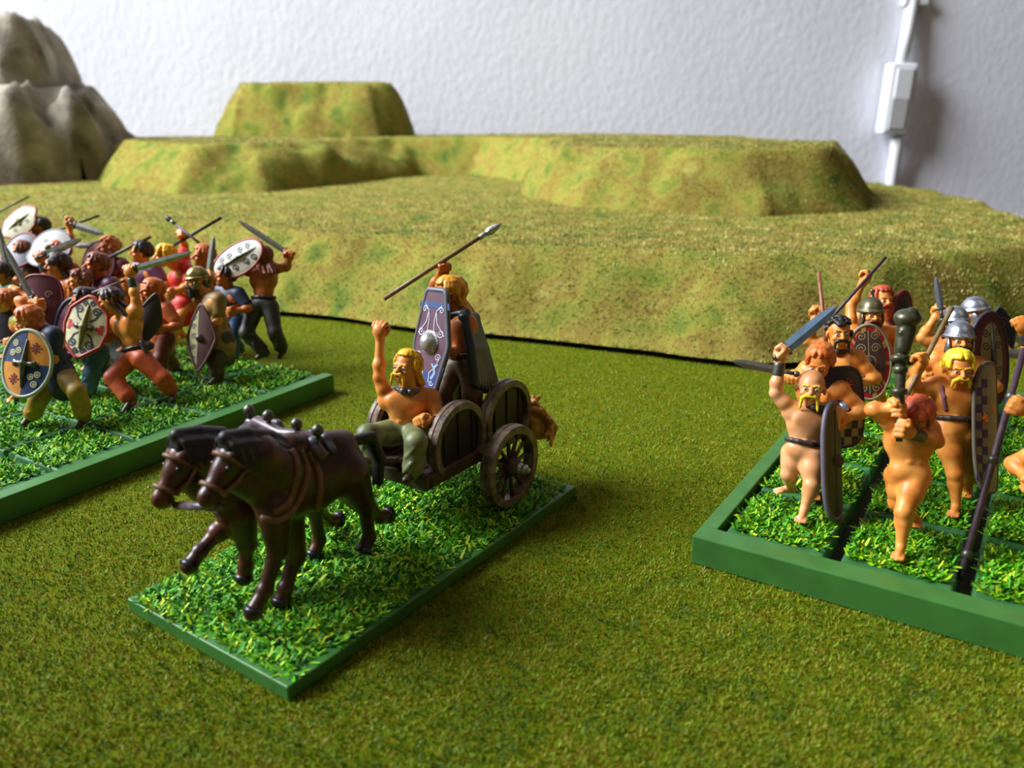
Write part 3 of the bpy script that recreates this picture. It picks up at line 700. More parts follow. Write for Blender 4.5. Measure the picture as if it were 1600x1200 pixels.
def circ(x, y, r, n=14): return [(x+r*cos(2*pi*i/n), y+r*sin(2*pi*i/n)) for i in range(n+1)]

# ================================================================== HORSES AND CHARIOT
def horse(label, v0, px, near, col, seed=0):
    """px: joints measured in the photograph, on the vertical plane v = v0 of the base"""
    q = lambda k, dv=0.: Q(*px[k], v0+dv) if len(px[k]) == 2 else Q(px[k][0], px[k][1], v0+px[k][2])
    ue = C(1, 0)-C(0, 0); ve = C(0, 1)-C(0, 0); up = A(0, 0, 1)
    o = root('horse_figurine', C(2.5, v0, .35), label, 'horse', 'chariot team')
    S = SD(.16)
    S.ell(q('rump'), (.66, .52, .62), np.array([ue, ve, up])); S.ell(q('barrel'), (.9, .52, .66), np.array([ue, ve, up]))
    S.ell(q('chest'), (.6, .48, .74), np.array([ue, ve, up])); S.cone(q('withers'), q('croup'), .28)
    S.cone(q('neckb'), q('neckm'), .52, .42, k=.15); S.cone(q('neckm'), q('poll'), .42, .28, k=.1); S.cone(q('throat'), q('neckl'), .24, .4, k=.12)
    # head
    hd = nrm(q('nose')-q('poll')); hn = nrm(np.cross(ve, hd))  # forehead normal
    if hn@ue > 0: hn = -hn
    Ln = np.linalg.norm(q('nose')-q('poll')); p = lambda t, a=0., b=0.: q('poll')+hd*Ln*t+hn*a+ve*b
    S.ell(p(.25, -.08), (.44, .25, .33), np.array([hd, ve, hn]), k=.08); S.cone(p(.2, -.16), p(.45, -.18), .26, .19, k=.08)
    S.cone(p(.3, 0), p(.86, .02), .21, .17, k=.06); S.ell(p(.95, -.01), (.18, .185, .2), np.array([hd, ve, hn]), k=.05); S.ell(p(.93, -.18), (.13, .12, .09), np.array([hd, ve, hn]), k=.03)
    for s_ in (-1, 1):
        S.ell(p(.3, .1, .17*s_), (.11, .06, .06), np.array([hd, ve, hn]), k=.04)
        S.ell(p(1.0, .13, .12*s_), (.035, .03, .03), k=.012, sub=True)
        S.cone(p(.04, .14, .17*s_), p(-.2, .12, .26*s_), .11, .03, k=.03)
        S.cone(p(.45, -.06, .17*s_), p(.7, -.03, .13*s_), .05, .035, k=.03)
    S.cone(p(.86, -.14, -.05), p(1.0, -.1, .05), .06, .05, k=.02)
    for nm in ('fa', 'fb'):
        pts = [q(nm+str(i)) for i in range(4)]
        S.cone(pts[0], pts[1], .36, .21, k=.14); S.ell(pts[1], (.215,)*3, k=.05); S.cone(pts[1], pts[2], .165, .14, k=.04); S.ell(pts[2], (.175,)*3, k=.04); S.cone(pts[2], pts[3], .14, .165, k=.03)
        d = nrm(pts[3]-pts[2]); S.cone(pts[3], pts[3]+d*.06, .16, .18, k=.02)
    for nm in ('ha', 'hb'):
        pts = [q(nm+str(i)) for i in range(4)]
        S.cone(pts[0], pts[1], .44, .23, k=.16); S.ell(pts[1], (.2,)*3, k=.06); S.cone(pts[1], pts[2], .165, .14, k=.05); S.ell(pts[2], (.165,)*3, k=.04); S.cone(pts[2], pts[3], .14, .16, k=.03)
    body = S.build('body', col, o, .036)
    # mane, forelock, tail
    mm = mat('black_mane_paint', '#0c0a0c', .5, var=.5, scale=8, col2='#1c1818'); r = np.random.default_rng(seed)
    S = SD(.015); n1 = 15; hneck = [q('poll'), q('neckm'), q('neckb'), q('withers')]
    cr = [q('crest'+str(i)) for i in range(4)]
    for i in range(46):
        t = i/45*3; k = min(2, int(t)); c_ = cr[k]+(cr[k+1]-cr[k])*(t-k); s_ = -1
        ln = .42+.2*r.random()
        S.path([c_+up*.03, c_-ve*.22-up*.1, c_-ve*.36-up*ln*.9+ue*r.uniform(-.03, .08)], [.075, .06, .03], k=.004)
        S.path([c_+up*.03, c_+ve*.22-up*.1, c_+ve*.36-up*ln*.8], [.075, .06, .03], k=.004)
    S.path(cr, [.13, .15, .15, .12])
    for i in range(7): S.path([cr[0]+ve*(i-3)*.03, p(.05, .16, (i-3)*.04), p(.22+.08*r.random(), .2, (i-3)*.035)], [.07, .06, .025])
    S.build('mane', mm, o, .026)
    S = SD(.02); tl = [q('tail'+str(i)) for i in range(4)]
    for i in range(14):
        dv = r.uniform(-.13, .13); S.path([tl[0], tl[1]+ve*dv*.6+up*r.uniform(-.04, .04), tl[2]+ve*dv+ue*r.uniform(-.08, .08), tl[3]+ve*dv*1.1+ue*r.uniform(-.09, .09)-up*r.random()*.1], [.11, .12, .1, .03], k=.006)
    S.build('tail', mm, o, .034)
    hm_ = BLACK()
    for nm in ('fa', 'fb', 'ha', 'hb'):
        a, b = q(nm+'2'), q(nm+'3'); d = nrm(b-a); MB().lathe(b-d*.02, d, [(0, 0), (0, .17), (.13, .21), (.15, .0)], 14).build('hoof', mat('hoof_paint', '#1c1a22', .35), o)
    for s_ in (-1, 1): S = SD(.01); S.ell(p(.3, .11, .215*s_), (.06, .045, .06)); S.build('eye', mat('horse_eye_paint', '#0a0808', .1, spec=.8), o, .022)
    # bridle and harness straps
    sm = mat('tan_strap_paint', '#6e4a30', .5, var=.2)
    def loop(cn, axis, ra, rb, r_=.035, ux=None):
        ax = nrm(axis); a = ve; b = nrm(np.cross(ax, a)); return [cn+a*ra*cos(t)+b*rb*sin(t) for t in np.linspace(0, 2*pi, 25)]
    mb = MB(); mb.tube(loop(p(.74, 0), hd, .215, .225), .05, 6); mb.tube(loop(p(.12, -.06), hd, .3, .38), .045, 6)
    for s_ in (-1, 1): mb.tube([p(.12, -.15, .32*s_), p(.42, -.16, .29*s_), p(.74, -.08, .22*s_)], .045, 6)
    mb.build('bridle', sm, o)
    T = bvh(body, rootloc(o)); S = SD(.01)
    return o, body, T, p, q
hb = mat('brown_horse_paint', '#2e1710', .36, var=.35, scale=1.6, col2='#4a2818', spec=.5)
hb2 = mat('chestnut_horse_paint', '#3e1e12', .36, var=.35, scale=1.6, col2='#5c3018', spec=.5)
near = dict(rump=(522, 728), barrel=(490, 748), chest=(445, 758), withers=(452, 698), croup=(535, 692), neckb=(430, 733), neckm=(402, 712), poll=(364, 712), throat=(372, 752), neckl=(412, 762),
            nose=(322, 782), crest0=(352, 684), crest1=(385, 680), crest2=(422, 684), crest3=(452, 696),
            fa0=(428, 792, -.22), fa1=(434, 858, -.24), fa2=(414, 922, -.24), fa3=(398, 952, -.24), fb0=(448, 800, .24), fb1=(462, 868, .26), fb2=(446, 918, .26), fb3=(440, 936, .26),
            ha0=(545, 740, -.2), ha1=(570, 790, -.22), ha2=(577, 838, -.22), ha3=(570, 856, -.22), hb0=(535, 745, .25), hb1=(575, 795, .3), hb2=(594, 808, .3), hb3=(603, 806, .3),
            tail0=(555, 688), tail1=(578, 684), tail2=(592, 715), tail3=(590, 752))
near_h, near_b, near_T, np_, nq = horse('dark brown horse of the chariot nearer the camera, mane black, one foreleg planted ahead', 1.75, near, True, hb, 1)
SH = (-78, 6)
far = {k: (v_[0]+SH[0], v_[1]+SH[1])+tuple(v_[2:]) for k, v_ in near.items()}
far.update(poll=(286, 712), nose=(250, 784), throat=(296, 750), crest0=(276, 680), crest1=(310, 676), crest2=(345, 678), crest3=(375, 690), neckm=(325, 712),
           fa0=(395, 790, .1), fa1=(340, 832, .1), fa2=(312, 862, .1), fa3=(299, 880, .1), fb0=(375, 800, -.2), fb1=(386, 850, -.2), fb2=(384, 884, -.2), fb3=(382, 898, -.2))
far_h, far_b, far_T, fp_, fq = horse('brown chariot horse farther from the camera, its foreleg raised off the grass', 3.15, far, False, hb2, 2)
# body harness laid on the near horse
sm = MATS['tan_strap_paint']
def strap(T, pts, r, o, m, name='strap', k=6, off=.0):
    out = []; P_ = [A(*p) for p in pts]; P_ = [2*P_[0]-P_[1]]+P_+[2*P_[-1]-P_[-2]]; cr = []
    for i in range(1, len(P_)-2):
        for t in np.linspace(0, 1, 4, endpoint=False):
            a, b, c, d = P_[i-1:i+3]; cr.append(.5*((2*b)+(c-a)*t+(2*a-5*b+4*c-d)*t*t+(3*b-a-3*c+d)*t**3))
    pts = cr+[P_[-2]]; k = 2
    for i in range(len(pts)-1):
        for t in np.linspace(0, 1, k, endpoint=False): 
            h_ = onsurf(T, pts[i][0]*(1-t)+pts[i+1][0]*t, pts[i][1]*(1-t)+pts[i+1][1]*t, off)
            if h_ is not None and (not out or np.linalg.norm(h_-out[-1]) < .5): out.append(h_)
    if len(out) > 2: MB().tube(out, r, 8).build(name, m, o)
strap(near_T, [(455, 703), (464, 722), (462, 750), (450, 785), (425, 802)], .07, near_h, sm)
strap(near_T, [(470, 703), (480, 730), (474, 765), (458, 795), (436, 812), (405, 808)], .07, near_h, sm)
strap(near_T, [(482, 706), (497, 735), (500, 765), (495, 800)], .07, near_h, sm)
# yoke across the two necks
vm = mat('worn_wood_paint', '#54444c', .35, var=.3, scale=5, col2='#6c5a64')
chr_ = root('chariot', C(7.9, 2.5, .35), 'small dark wooden two-wheeled war chariot with arched side panels', 'chariot')
yk = [C(2.35, 1.2, 3.62), C(2.35, 1.75, 3.92), C(2.35, 2.45, 3.82), C(2.35, 3.15, 3.92), C(2.35, 3.7, 3.62)]
yo = MB().tube(yk, .13, 12, rr=[.1, .14, .12, .14, .1]).build('yoke', vm, chr_)
for v_ in (1.35, 1.95, 2.8, 3.4):
    MB().lathe(C(2.35, v_, 3.9), A(0, 0, 1), [(0, .05), (.12, .05), (.14, .08), (.18, .11), (.24, .12), (.30, .1), (.35, .04), (.36, 0)], 14).build('terret_ring', DSTEEL(), yo)
for v_ in (1.75, 3.15):
    S = SD(.05); S.path([C(2.35, v_-.44, 3.6), C(2.35, v_-.25, 3.86), C(2.35, v_+.25, 3.86), C(2.35, v_+.44, 3.6)], [.1]*4); S.path([C(2.7, v_-.4, 3.6), C(2.7, v_-.2, 3.82), C(2.7, v_+.2, 3.82), C(2.7, v_+.4, 3.6)], [.08]*4)
    S.build('yoke_saddle', mat('grey_leather_paint', '#504a58', .35, var=.2), yo, .04)
MB().tube([D(275, 790, dep(C(.2, 3.1, 3.2))), D(345, 792, dep(C(.2, 1.75, 3.2)))], .08, 8).build('bit_bar', vm, chr_)
MB().tube([C(1.9, 2.45, 3.75), C(2.6, 2.45, 3.6), C(4.6, 2.45, 2.4), C(6.2, 2.45, 1.75)], .1, 10).build('draught_pole', DWOOD(), chr_)
dw = DWOOD()
# platform
quadbox(C, 5.75, 9.9, 1.55, 3.5, 1.62, 1.78).build('platform', dw, chr_, False, bevel=.03)
for i in range(6): quadbox(C, 5.8, 9.85, 1.6+i*.32, 1.88+i*.32, 1.78, 1.83).build('floor_plank', dw, chr_, False, bevel=.015)
for v_ in (1.45, 3.5): quadbox(C, 5.6, 10., v_, v_+.17, 1.52, 1.86).build('side_beam', dw, chr_, False, bevel=.04)
quadbox(C, 5.55, 5.8, 1.45, 3.67, 1.5, 1.85).build('front_beam', dw, chr_, False, bevel=.04)
MB().tube([C(7.95, .45, 1.47), C(7.95, 4.6, 1.47)], .1, 12).build('axle', dw, chr_)
quadbox(C, 7.7, 8.2, 1.7, 3.4, 1.35, 1.63).build('axle_block', dw, chr_, False, bevel=.04)
rimm = mat('worn_brown_wood_paint', '#55423a', .36, var=.3, scale=4, col2='#84705e', bump=.3, bscale=12)
def ringband(cu, cz, v0_, v1_, R, th, a0, a1, n, mb):
    for i in range(n):
        t0 = a0+(a1-a0)*i/n; t1 = a0+(a1-a0)*(i+1)/n
        p_ = lambda t, r_, v_: C(cu+r_*cos(t), v_, cz+r_*sin(t))
        mb.prism([p_(t0, R-th, v0_), p_(t1, R-th, v0_), p_(t1, R, v0_), p_(t0, R, v0_)], [p_(t0, R-th, v1_), p_(t1, R-th, v1_), p_(t1, R, v1_), p_(t0, R, v1_)])
    return mb
def band(name, cu, cz, v0_, v1_, R, th, a0, a1, n, parent, m, closed=True, bev=.02):
    pr = [(R, v0_), (R+.025, (v0_+v1_)/2-.03), (R, (v0_+v1_)/2), (R+.025, (v0_+v1_)/2+.03), (R, v1_), (R-th, v1_), (R-th, v0_)]; k = len(pr); vs = []; n1 = n if closed else n+1
    for i in range(n1):
        t = a0+(a1-a0)*i/n
        for r_, v_ in pr: vs.append(C(cu+r_*cos(t), v_, cz+r_*sin(t)))
    f = [(i*k+j, i*k+(j+1) % k, ((i+1) % n1)*k+(j+1) % k, ((i+1) % n1)*k+j) for i in range(n) for j in range(k)]
    if not closed: f += [tuple(range(k)), tuple(n*k+j for j in range(k-1, -1, -1))]
    return mesh_np(name, np.array(vs), f, m, parent, False)
def wheel(cu, cz, v0_, v1_, R, sgn):
    w_ = band('wheel', cu, cz, v0_, v1_, R, .2, 0, 2*pi, 56, chr_, rimm)
    vm_ = (v0_+v1_)/2; c_ = C(cu, vm_, cz); ax = (C(0, 1)-C(0, 0))
    for i in range(12):
        t = 2*pi*i/12+.1; MB().tube([C(cu+.18*cos(t), vm_, cz+.18*sin(t)), C(cu+.5*R*cos(t), vm_, cz+.5*R*sin(t)), C(cu+(R-.15)*cos(t), vm_, cz+(R-.15)*sin(t))], .05, 8, rr=[.065, .05, .055]).build('spoke', dw, w_)
    MB().lathe(c_, ax*sgn, [(-.25, 0), (-.25, .17), (0, .27), (.15, .25), (.3, .18), (.32, .0)], 20).build('hub', dw, w_)
    MB().lathe(c_+ax*sgn*.3, ax*sgn, [(-.05, .15), (.02, .15), (.06, .12), (.09, .09), (.14, .13), (.19, .13), (.22, .05), (.25, .07), (.3, .06), (.32, 0)], 16).build('hub_cap', STEEL(), w_)
WR = 1.06
wheel(8.0, .40+WR, .62, .95, WR, -1); wheel(8.0, .40+WR, 4.1, 4.43, WR, 1)
# arched sides
for v0_, v1_ in ((1.42, 1.72), (3.4, 3.7)):
    for cu in (6.9, 8.95):
        cz = 2.32; R = 1.0
        a_ = band('arch_panel', cu, cz, v0_, v1_, R, .17, -.62, pi+.62, 36, chr_, rimm, closed=False)
        vm_ = (v0_+v1_)/2; pts = [(cu+(R-.14)*cos(t), cz+(R-.14)*sin(t)) for t in np.linspace(-.62, pi+.62, 30)]
        MB().prism([C(a, vm_-.03, b) for a, b in pts], [C(a, vm_+.03, b) for a, b in pts]).build('panel_board', mat('sooty_wood_paint', '#1c1411', .5, var=.3), a_, False)
        for t in (-.55, 0, .55): quadbox(C, cu+t-.03, cu+t+.03, vm_-.07, vm_+.07, 1.8, cz+sqrt(max(0, (R-.14)**2-t*t))).build('panel_batten', MATS['sooty_wood_paint'], a_, False, bevel=.015)
# shaggy bundle at the tail of the chariot
bo = root('fur_bundle', Q(845, 655, 1.9), 'shaggy tawny bundle hanging at the rear end of the chariot', 'bundle')
S = SD(.015); r_ = np.random.default_rng(5); dB = dep(C(9.9, 1.9, 2))
S.cone(D(826, 640, dB), D(842, 672, dB), .25, .27, k=.1)
for i in range(42):
    t = r_.random(); a_ = r_.uniform(-1, 1); st = D(820+16*t, 630+22*t, dB+r_.uniform(-.3, .3)); e1 = D(838+26*t+a_*6, 632+30*t+a_*8, dB+r_.uniform(-.35, .35)); e2 = D(852+16*t+a_*6-14*t*t, 654+36*t+a_*10, dB+r_.uniform(-.35, .35))
    S.path([st, e1, e2], [.06, .08, .03])
for i in range(8): S.cone(D(822+i*1.5, 634, dB), D(822+i*3, 618+4*r_.random(), dB), .06, .04)
S.build('fur_strands', mat('tawny_fur_paint', '#a86c1c', .5, var=.3, scale=6, col2='#cc9434'), bo, .03)

olive = mat('olive_cloth_paint', '#59603a', .5, var=.2, scale=2.5, col2='#7a8050')
# ---- the driver, sitting at the front of the platform
dd = dep(C(6.2, 2.4, 2.4)); n2 = nrm
drv = figure('seated bare-chested driver with blond moustache and olive trousers, fist raised, at the chariot front', 1.8, at=C(6.3, 2.4), s=1.08, hs=1.24, depth=dd,
    j=dict(head=(636, 574, -.15), nek=(637, 613), pel=(632, 668, .15), shR=(606, 626, .05), elR=(592, 590, -.1), haR=(594, 516, -.15), shL=(672, 622, .1), elL=(692, 660, -.05), haL=(663, 656, -.42),
           hipL=(650, 676, .05), knL=(650, 692, -.85), anL=(644, 742, -.75), hipR=(612, 676, .1), knR=(574, 680, -.55), anR=(584, 735, -.4),
           toeL=(632, 752, -1.05), toeR=(568, 742, -.65)),
    face=V(-.45, .0, .85), hair='yellow', hstyle='swept', beard='walrus', bcol='yellow', legs=olive, torc=mat('pewter_paint', '#5b5c5c', .35, .5), h=.028, grip={'R': V(1, .1, .35), 'L': V(.2, .3, .9)}, bands=('L',), seed=4)
# ---- the chariot warrior
dw_ = dep(C(8.5, 2.5, 3.6))
war = figure('blond warrior in a black cloak standing in the chariot behind the driver', 1.83, at=C(8.4, 2.5), s=1.06, hs=1.4, depth=dw_,
    j=dict(head=(702, 460, -.05), nek=(716, 492), pel=(726, 566), shL=(729, 505, -.2), elL=(716, 552, -.15), haL=(692, 548, -.45), shR=(700, 486, .45), elR=(678, 448, .5), haR=(692, 422, -.0),
           hipL=(735, 576, -.15), knL=(738, 615, -.2), anL=(742, 648, 0), hipR=(712, 576, .2), knR=(694, 612, .15), anR=(700, 650, .3)),
    face=V(-.88, -.12, .42), skin=SKIN_TAN(), hair='straw', hstyle='long', beard='moustache', bcol='straw', legs=mat('umber_trouser_paint', '#5a4022', .5, var=.2), belt=LEATHER(), h=.030, grip={'R': V(.85, .5, 0)}, bands=(), seed=8)
T = war['T']; S = SD(.06); nk = T['nek']; lf = war['le']; bk = -war['fw']
cl = mat('black_cloak_paint', '#14191a', .42, var=.5, scale=1.5, col2='#2a3532')
for i in range(15):
    a_ = (i-7)/7; top_ = D(733+a_*9, 496, dw_+.36*a_-.04); mid = D(746+12*a_, 545, dw_+.5*a_); hem = D(758+17*a_, 608-3*abs(a_)*3, dw_+.6*a_)
    S.path([nk-lf*.32*a_-A(0, 0, .02)+bk*.06, top_, mid, hem], [.1, .12, .1+.03*(i % 2), .08+.045*(i % 2)])
S.path([nk+lf*.38+A(0, 0, .02), nk+war['fw']*.24, nk-lf*.38+A(0, 0, .02)], [.1, .1, .1])
S.build('cloak', cl, war['o'], .032)
spear('long wooden spear held overhead by the chariot warrior, pointing up right', D(600, 467, dw_-.55), D(784, 349, dw_+.35), .058, True, mat('pale_shaft_paint', '#7c6440', .5, var=.2), STEEL(), .62)
ss = dw_-.75; sc_ = D(672, 535, ss); wl = '#c8c8d8'
def mirror(L): return L+[(c, w, [(-x, y) for x, y in p]) for c, w, p in L]
shl = mirror([(wl, .022, [(.30, .95), (.14, .8), (.10, .55), (.12, .3), (.2, .22)]), (wl, .022, spiral(.3, .82, .09, 1.3, 3, -1)), (wl, .022, spiral(.36, .26, .12, 1.4, 3, 1)), (wl, .022, [(.48, .2), (.2, .5), (.15, .75)]),
              (wl, .022, spiral(.35, -.35, .1, 1.4, 0, 1)), (wl, .022, [(.42, -.35), (.3, -.6), (.12, -.75), (.12, -1.0)]), (wl, .022, spiral(.22, -1.0, .08, 1.2, 0, -1))])+[('#8fb0d8', .07, [(.2, -.9), (.3, -.75), (.28, -.6), (.38, -.5)]), ('#8fb0d8', .05, [(.28, -.62), (.18, -.52)])]
shield('tall hexagonal maroon and blue shield with silver scrolls, held by the chariot warrior', sc_, V(-.66, .02, .75), V(.17, 1, .05), .62, 1.32, 'long', '#5e3c4c', '#5a5a62', '#2a2420', .075,
       boss=('dome', .25, STEEL()), polys=[('#34487a', [(-.52, 1.02), (-.56, .86), (.56, .86), (.52, 1.02)]), ('#2c3c74', [(-.6, -.55), (-.4, -1.22), (.4, -1.22), (.6, -.55), (.3, -.72), (-.3, -.72)]), ('#7fa0d0', [(-.42, -1.12), (-.4, -1.26), (.4, -1.26), (.42, -1.12)])], lines=shl, curve=.05, th=.09)
# ================================================================== RIGHT UNIT
ZB = .62
gnames = {}
def rb(c, r_): return (0.48+c*2.55, .72+r_*2.75)
R1 = figure('bald warrior with yellow moustache at the tray front corner, arm raised', ZB, at=G(1246, 795, ZB), s=1.12, hs=1.36,
    j=dict(head=(1267, 606, -.1), nek=(1268, 642), pel=(1255, 703), shR=(1238, 643), elR=(1212, 614, -.05), haR=(1220, 552, -.1), shL=(1300, 645, .1), elL=(1300, 684, .4), haL=(1284, 706, .0), hipL=(1268, 712, -.1), hipR=(1243, 710, .15),
           knL=(1268, 758, -.3), knR=(1232, 740, .2), anL=(1257, 795, -.35), anR=(1236, 762, .75), toeL=(1250, 815, -.65), toeR=(1212, 768, .75)),
    face=V(-.30, -.05, .9), skin=SKIN_PINK(), beard='walrus', bcol='bright', belt=LEATHER(), torc=LEATHER(), h=.028, grip={'R': V(-.3, .5, .6)}, bands=('R',), seed=11, group=None)
dR = dep(R1['T']['nek'])
sword('broad blue-grey sword raised by the bald warrior', D(1222, 550, dR-.15), D(1308, 478, dR-.1), V(-.5, .6, 0), .15, mat('blue_steel_paint', '#8fb0d4', .3, .4, var=.15, scale=3))
shield('dark edge-on shield at the bald warrior\'s side resting near the grass', D(1304, 720, dR-.2), V(.80, .02, .60), V(.02, 1, 0), .62, 1.38, 'sq', '#2e3220', '#5a5560', '#3a3428', .07, boss=('dome', .16, LEATHER()), curve=.1,
       polys=[('#20261c', [(-.1, -1.2), (.1, -1.2), (.1, 1.2), (-.1, 1.2)])])
# carnyx player
Rc = G(1416, 850, ZB); R10 = figure('red-haired warrior with bowed head blowing a tall horn at the tray front', ZB, at=Rc, s=1.14, hs=1.32,
    j=dict(head=(1432, 652, -.1), nek=(1422, 668), pel=(1420, 735), shR=(1392, 655), elR=(1362, 640, -.1), haR=(1398, 638, -.42), shL=(1450, 672), elL=(1464, 690, -.2), haL=(1412, 672, -.55), hipL=(1432, 745, -.05), hipR=(1408, 745, .15),
           knL=(1412, 800, -.25), knR=(1402, 785, .35), anL=(1408, 852, -.25), toeL=(1402, 873, -.5), anR=(1432, 812, 1.1), toeR=(1430, 822, .9)),
    face=V(-.35, -.75, .5), hup=V(0, .8, .5), hair='red', hstyle='short', h=.030, grip={'R': V(0, 1, 0), 'L': V(0, 1, 0)}, seed=12, bands=('L',))
dC = dep(R10['T']['nek'])-.55
o = root('horn', D(1408, 640, dC), 'tall dark bronze war horn held upright by the red-haired warrior', 'horn')
brz = mat('dark_bronze_paint', '#4c4a38', .35, .5, var=.35, scale=6)
MB().tube([D(1405, 690, dC), D(1405, 640, dC), D(1408, 560, dC), D(1412, 530, dC)], .1, 12, rr=[.07, .09, .12, .14]).build('tube', brz, o)
for px_, py_, r_ in ((1405, 612, .17), (1407, 578, .15), (1406, 560, .19)):
    MB().lathe(D(px_, py_, dC), UPC, [(-.09, .09), (-.05, r_), (.05, r_), (.09, .09)], 16).build('ring_collar', brz, o)
S = SD(.03); S.cone(D(1410, 545, dC), D(1416, 515, dC), .17, .2); S.ell(D(1418, 497, dC), (.28, .28, .2)); S.ell(D(1408, 520, dC-.1), (.06,)*3, k=.01); S.cone(D(1414, 500, dC), D(1425, 490, dC-.1), .2, .14); S.build('animal_head_bell', brz, o, .03)
# blond with chequered shield
R9 = figure('bright-blond warrior with a purple chest stripe in the second rank', ZB, at=G(1490, 790, ZB), s=1.13, hs=1.34,
    j=dict(head=(1497, 576, -.15), nek=(1494, 606), pel=(1490, 665), shR=(1462, 604), elR=(1424, 612, .0), haR=(1438, 566, -.3), shL=(1526, 602, .1), elL=(1542, 640, .1), haL=(1530, 655, -.1), hipL=(1506, 678, .05), hipR=(1478, 678),
           knR=(1492, 740, -.1), knL=(1512, 735, .4), anR=(1494, 790, -.05), anL=(1512, 770, .9), toeR=(1488, 806, -.3), toeL=(1508, 776, .7)),
    face=V(-.18, -.2, .9), hair='bright', hstyle='short', beard='moustache', bcol='bright', belt=LEATHER(), h=.030, grip={'R': V(.5, .8, 0)}, seed=13)
d9 = dep(R9['T']['nek'])
S = SD(.01); T9 = bvh([c for c in R9['o'].children if c.name.startswith('body')][0], rootloc(R9['o']))
pts = [onsurf(T9, x, y, .01) for x, y in ((1472, 604), (1474, 612), (1476, 620), (1477, 630), (1479, 640))]; pts = [p for p in pts if p is not None]
if len(pts) > 1: pts = [p-TW*.045 for p in pts]; S.path([p+TW*.012 for p in pts], [.055]*len(pts)); S.build('painted_stripe', paint('#7d4a5c'), R9['o'], .03)
spear('tan spear slanting across the bright-blond warrior', D(1400, 650, d9-.45), D(1488, 480, d9+.1), .06, False, mat('pale_shaft_paint', '#7c6440'))
ch = []
for i in range(4):
    for k_ in range(12):
        x0, y0 = -.60+i*.2+.1, -1.25+k_*.2
        if (i+k_) % 2 == 0 and i < 2: ch.append(('#45306e', [(x0-.1, y0), (x0+.1, y0), (x0+.1, y0+.2), (x0-.1, y0+.2)]))
shield('long shield with a purple and cream chequered edge beside the bright-blond warrior', D(1545, 668, d9-.1), V(.62, .02, .78), V(.05, 1, 0), .62, 1.55, 'sq', '#8c8470', '#5c5648', '#2c2820', .05, polys=ch, curve=.12)
# helmeted pair behind
def rw(label, hp, **k): return figure(label, ZB, hp=hp, **k)
R7 = rw('stern warrior in a silver helmet behind the bright-blond one', (1500, 528), s=1.12, hs=1.36, j=dict(haR=(1448, 592, -.2)), face=V(-.2, -.1, .9), helmet=(mat('bright_steel_paint', '#aab0bc', .28, .85), False), hair='dark', beard='moustache', h=.034, seed=14)
d7 = dep(R7['T']['nek'])
shield('large oval shield with dark red border and cream scroll centre, behind the chequered one', D(1548, 560, d7-.1), V(.35, .02, .92), V(-.02, 1, 0), .72, 1.25, 'oval', '#5a2030', '#2e2c40', '#30281e', .06,
       polys=[('#8a8058', [(x*.6, y*.82) for x, y in outline('oval', .68, 1.2, 28)])], spine=(1.0, .07, DSTEEL()), lines=[('#3a2a28', .03, spiral(sx*.22, y_, .13, 1.5, 0, sx)) for sx in (-1, 1) for y_ in (-.7, -.35, .35, .7)])
R6 = rw('warrior in a silver helmet lifting a short sword, behind the stern helmeted one', (1494, 502), s=1.12, hs=1.3, j=dict(haR=(1467, 488, -.3), elR=(1440, 528, -.1)), face=V(.2, -.1, .9), helmet=(MATS['bright_steel_paint'], False), hair='dark', h=.036, seed=15, grip={'R': V(0, 1, 0)})
d6 = dep(R6['T']['nek'])
sword('short bright sword held upright above the silver helmets', D(1471, 490, d6-.35), D(1462, 432, d6-.2), V(1, 0, .2), .1, mat('bright_steel_paint', '#aab0bc'))
R8 = rw('warrior in a rounded silver helmet, rearmost of the helmeted men', (1526, 486), s=1.1, hs=1.3, face=V(.5, 0, .8), helmet=(MATS['bright_steel_paint'], False), hair='dark', h=.04, eyes=False, seed=16)
d8 = dep(R8['T']['nek'])
shield('small dark pointed oval shield farthest right behind the helmets', D(1566, 520, d8-.2), V(.1, 0, 1), V(-.15, 1, 0), .48, .8, 'lens', '#191c2c', '#30303c', '#241c18', .05, lines=[('#6a3a40', .04, spiral(0, y_, .2, 1.6, 0, 1)) for y_ in (-.35, .3)])
# left file
R4 = rw('warrior in a dark crested helmet holding an oval red-bordered shield', (1362, 488), s=1.14, hs=1.34, j=dict(haR=(1352, 434, -.2), elR=(1330, 478, 0), shL=(1398, 522), elL=(1402, 552), haL=(1372, 560, -.2), anL=(1378, 632, -.2), anR=(1352, 640, .2)), face=V(-.05, -.15, .9), helmet=(mat('old_bronze_paint', '#6a6448', .35, .55, var=.3), True), hair='brown', beard='full', bcol='brown', h=.032, seed=17, grip={'R': V(.5, .8, 0)})
d4 = dep(R4['T']['nek'])
og = [('#98885c', .03, spiral(sx*.2, y_, .15, 1.6, 0 if sx > 0 else pi, sx)) for sx in (-1, 1) for y_ in (-.78, -.42, .42, .78)]+[('#98885c', .03, [(0, -.95), (0, .95)]), ('#98885c', .03, circ(0, 0, .2))]
seg = ['#a01c20', '#a01c20', '#8c1c20', '#b0904c']*10
shield('oval shield with red and gold segmented border and dark swirls, under the crested helmet', D(1357, 566, d4-.55), V(-.12, -.05, 1), V(-.04, 1, 0), .66, 1.12, 'oval', '#9a1c20', '#8c8468', '#30281e', .05, boss=('dome', .13, LEATHER()),
       polys=[('#42302c', [(x*.74, y*.84) for x, y in outline('oval', .66, 1.12, 40)])], lines=og, sectors=seg, curve=.1)
spear('dark spear pointing up right, raised by the warrior in the crested helmet', D(1298, 498, d4-.5), D(1384, 402, d4+.1), .05, False, mat('dark_shaft_paint', '#43303a', .5, var=.2))
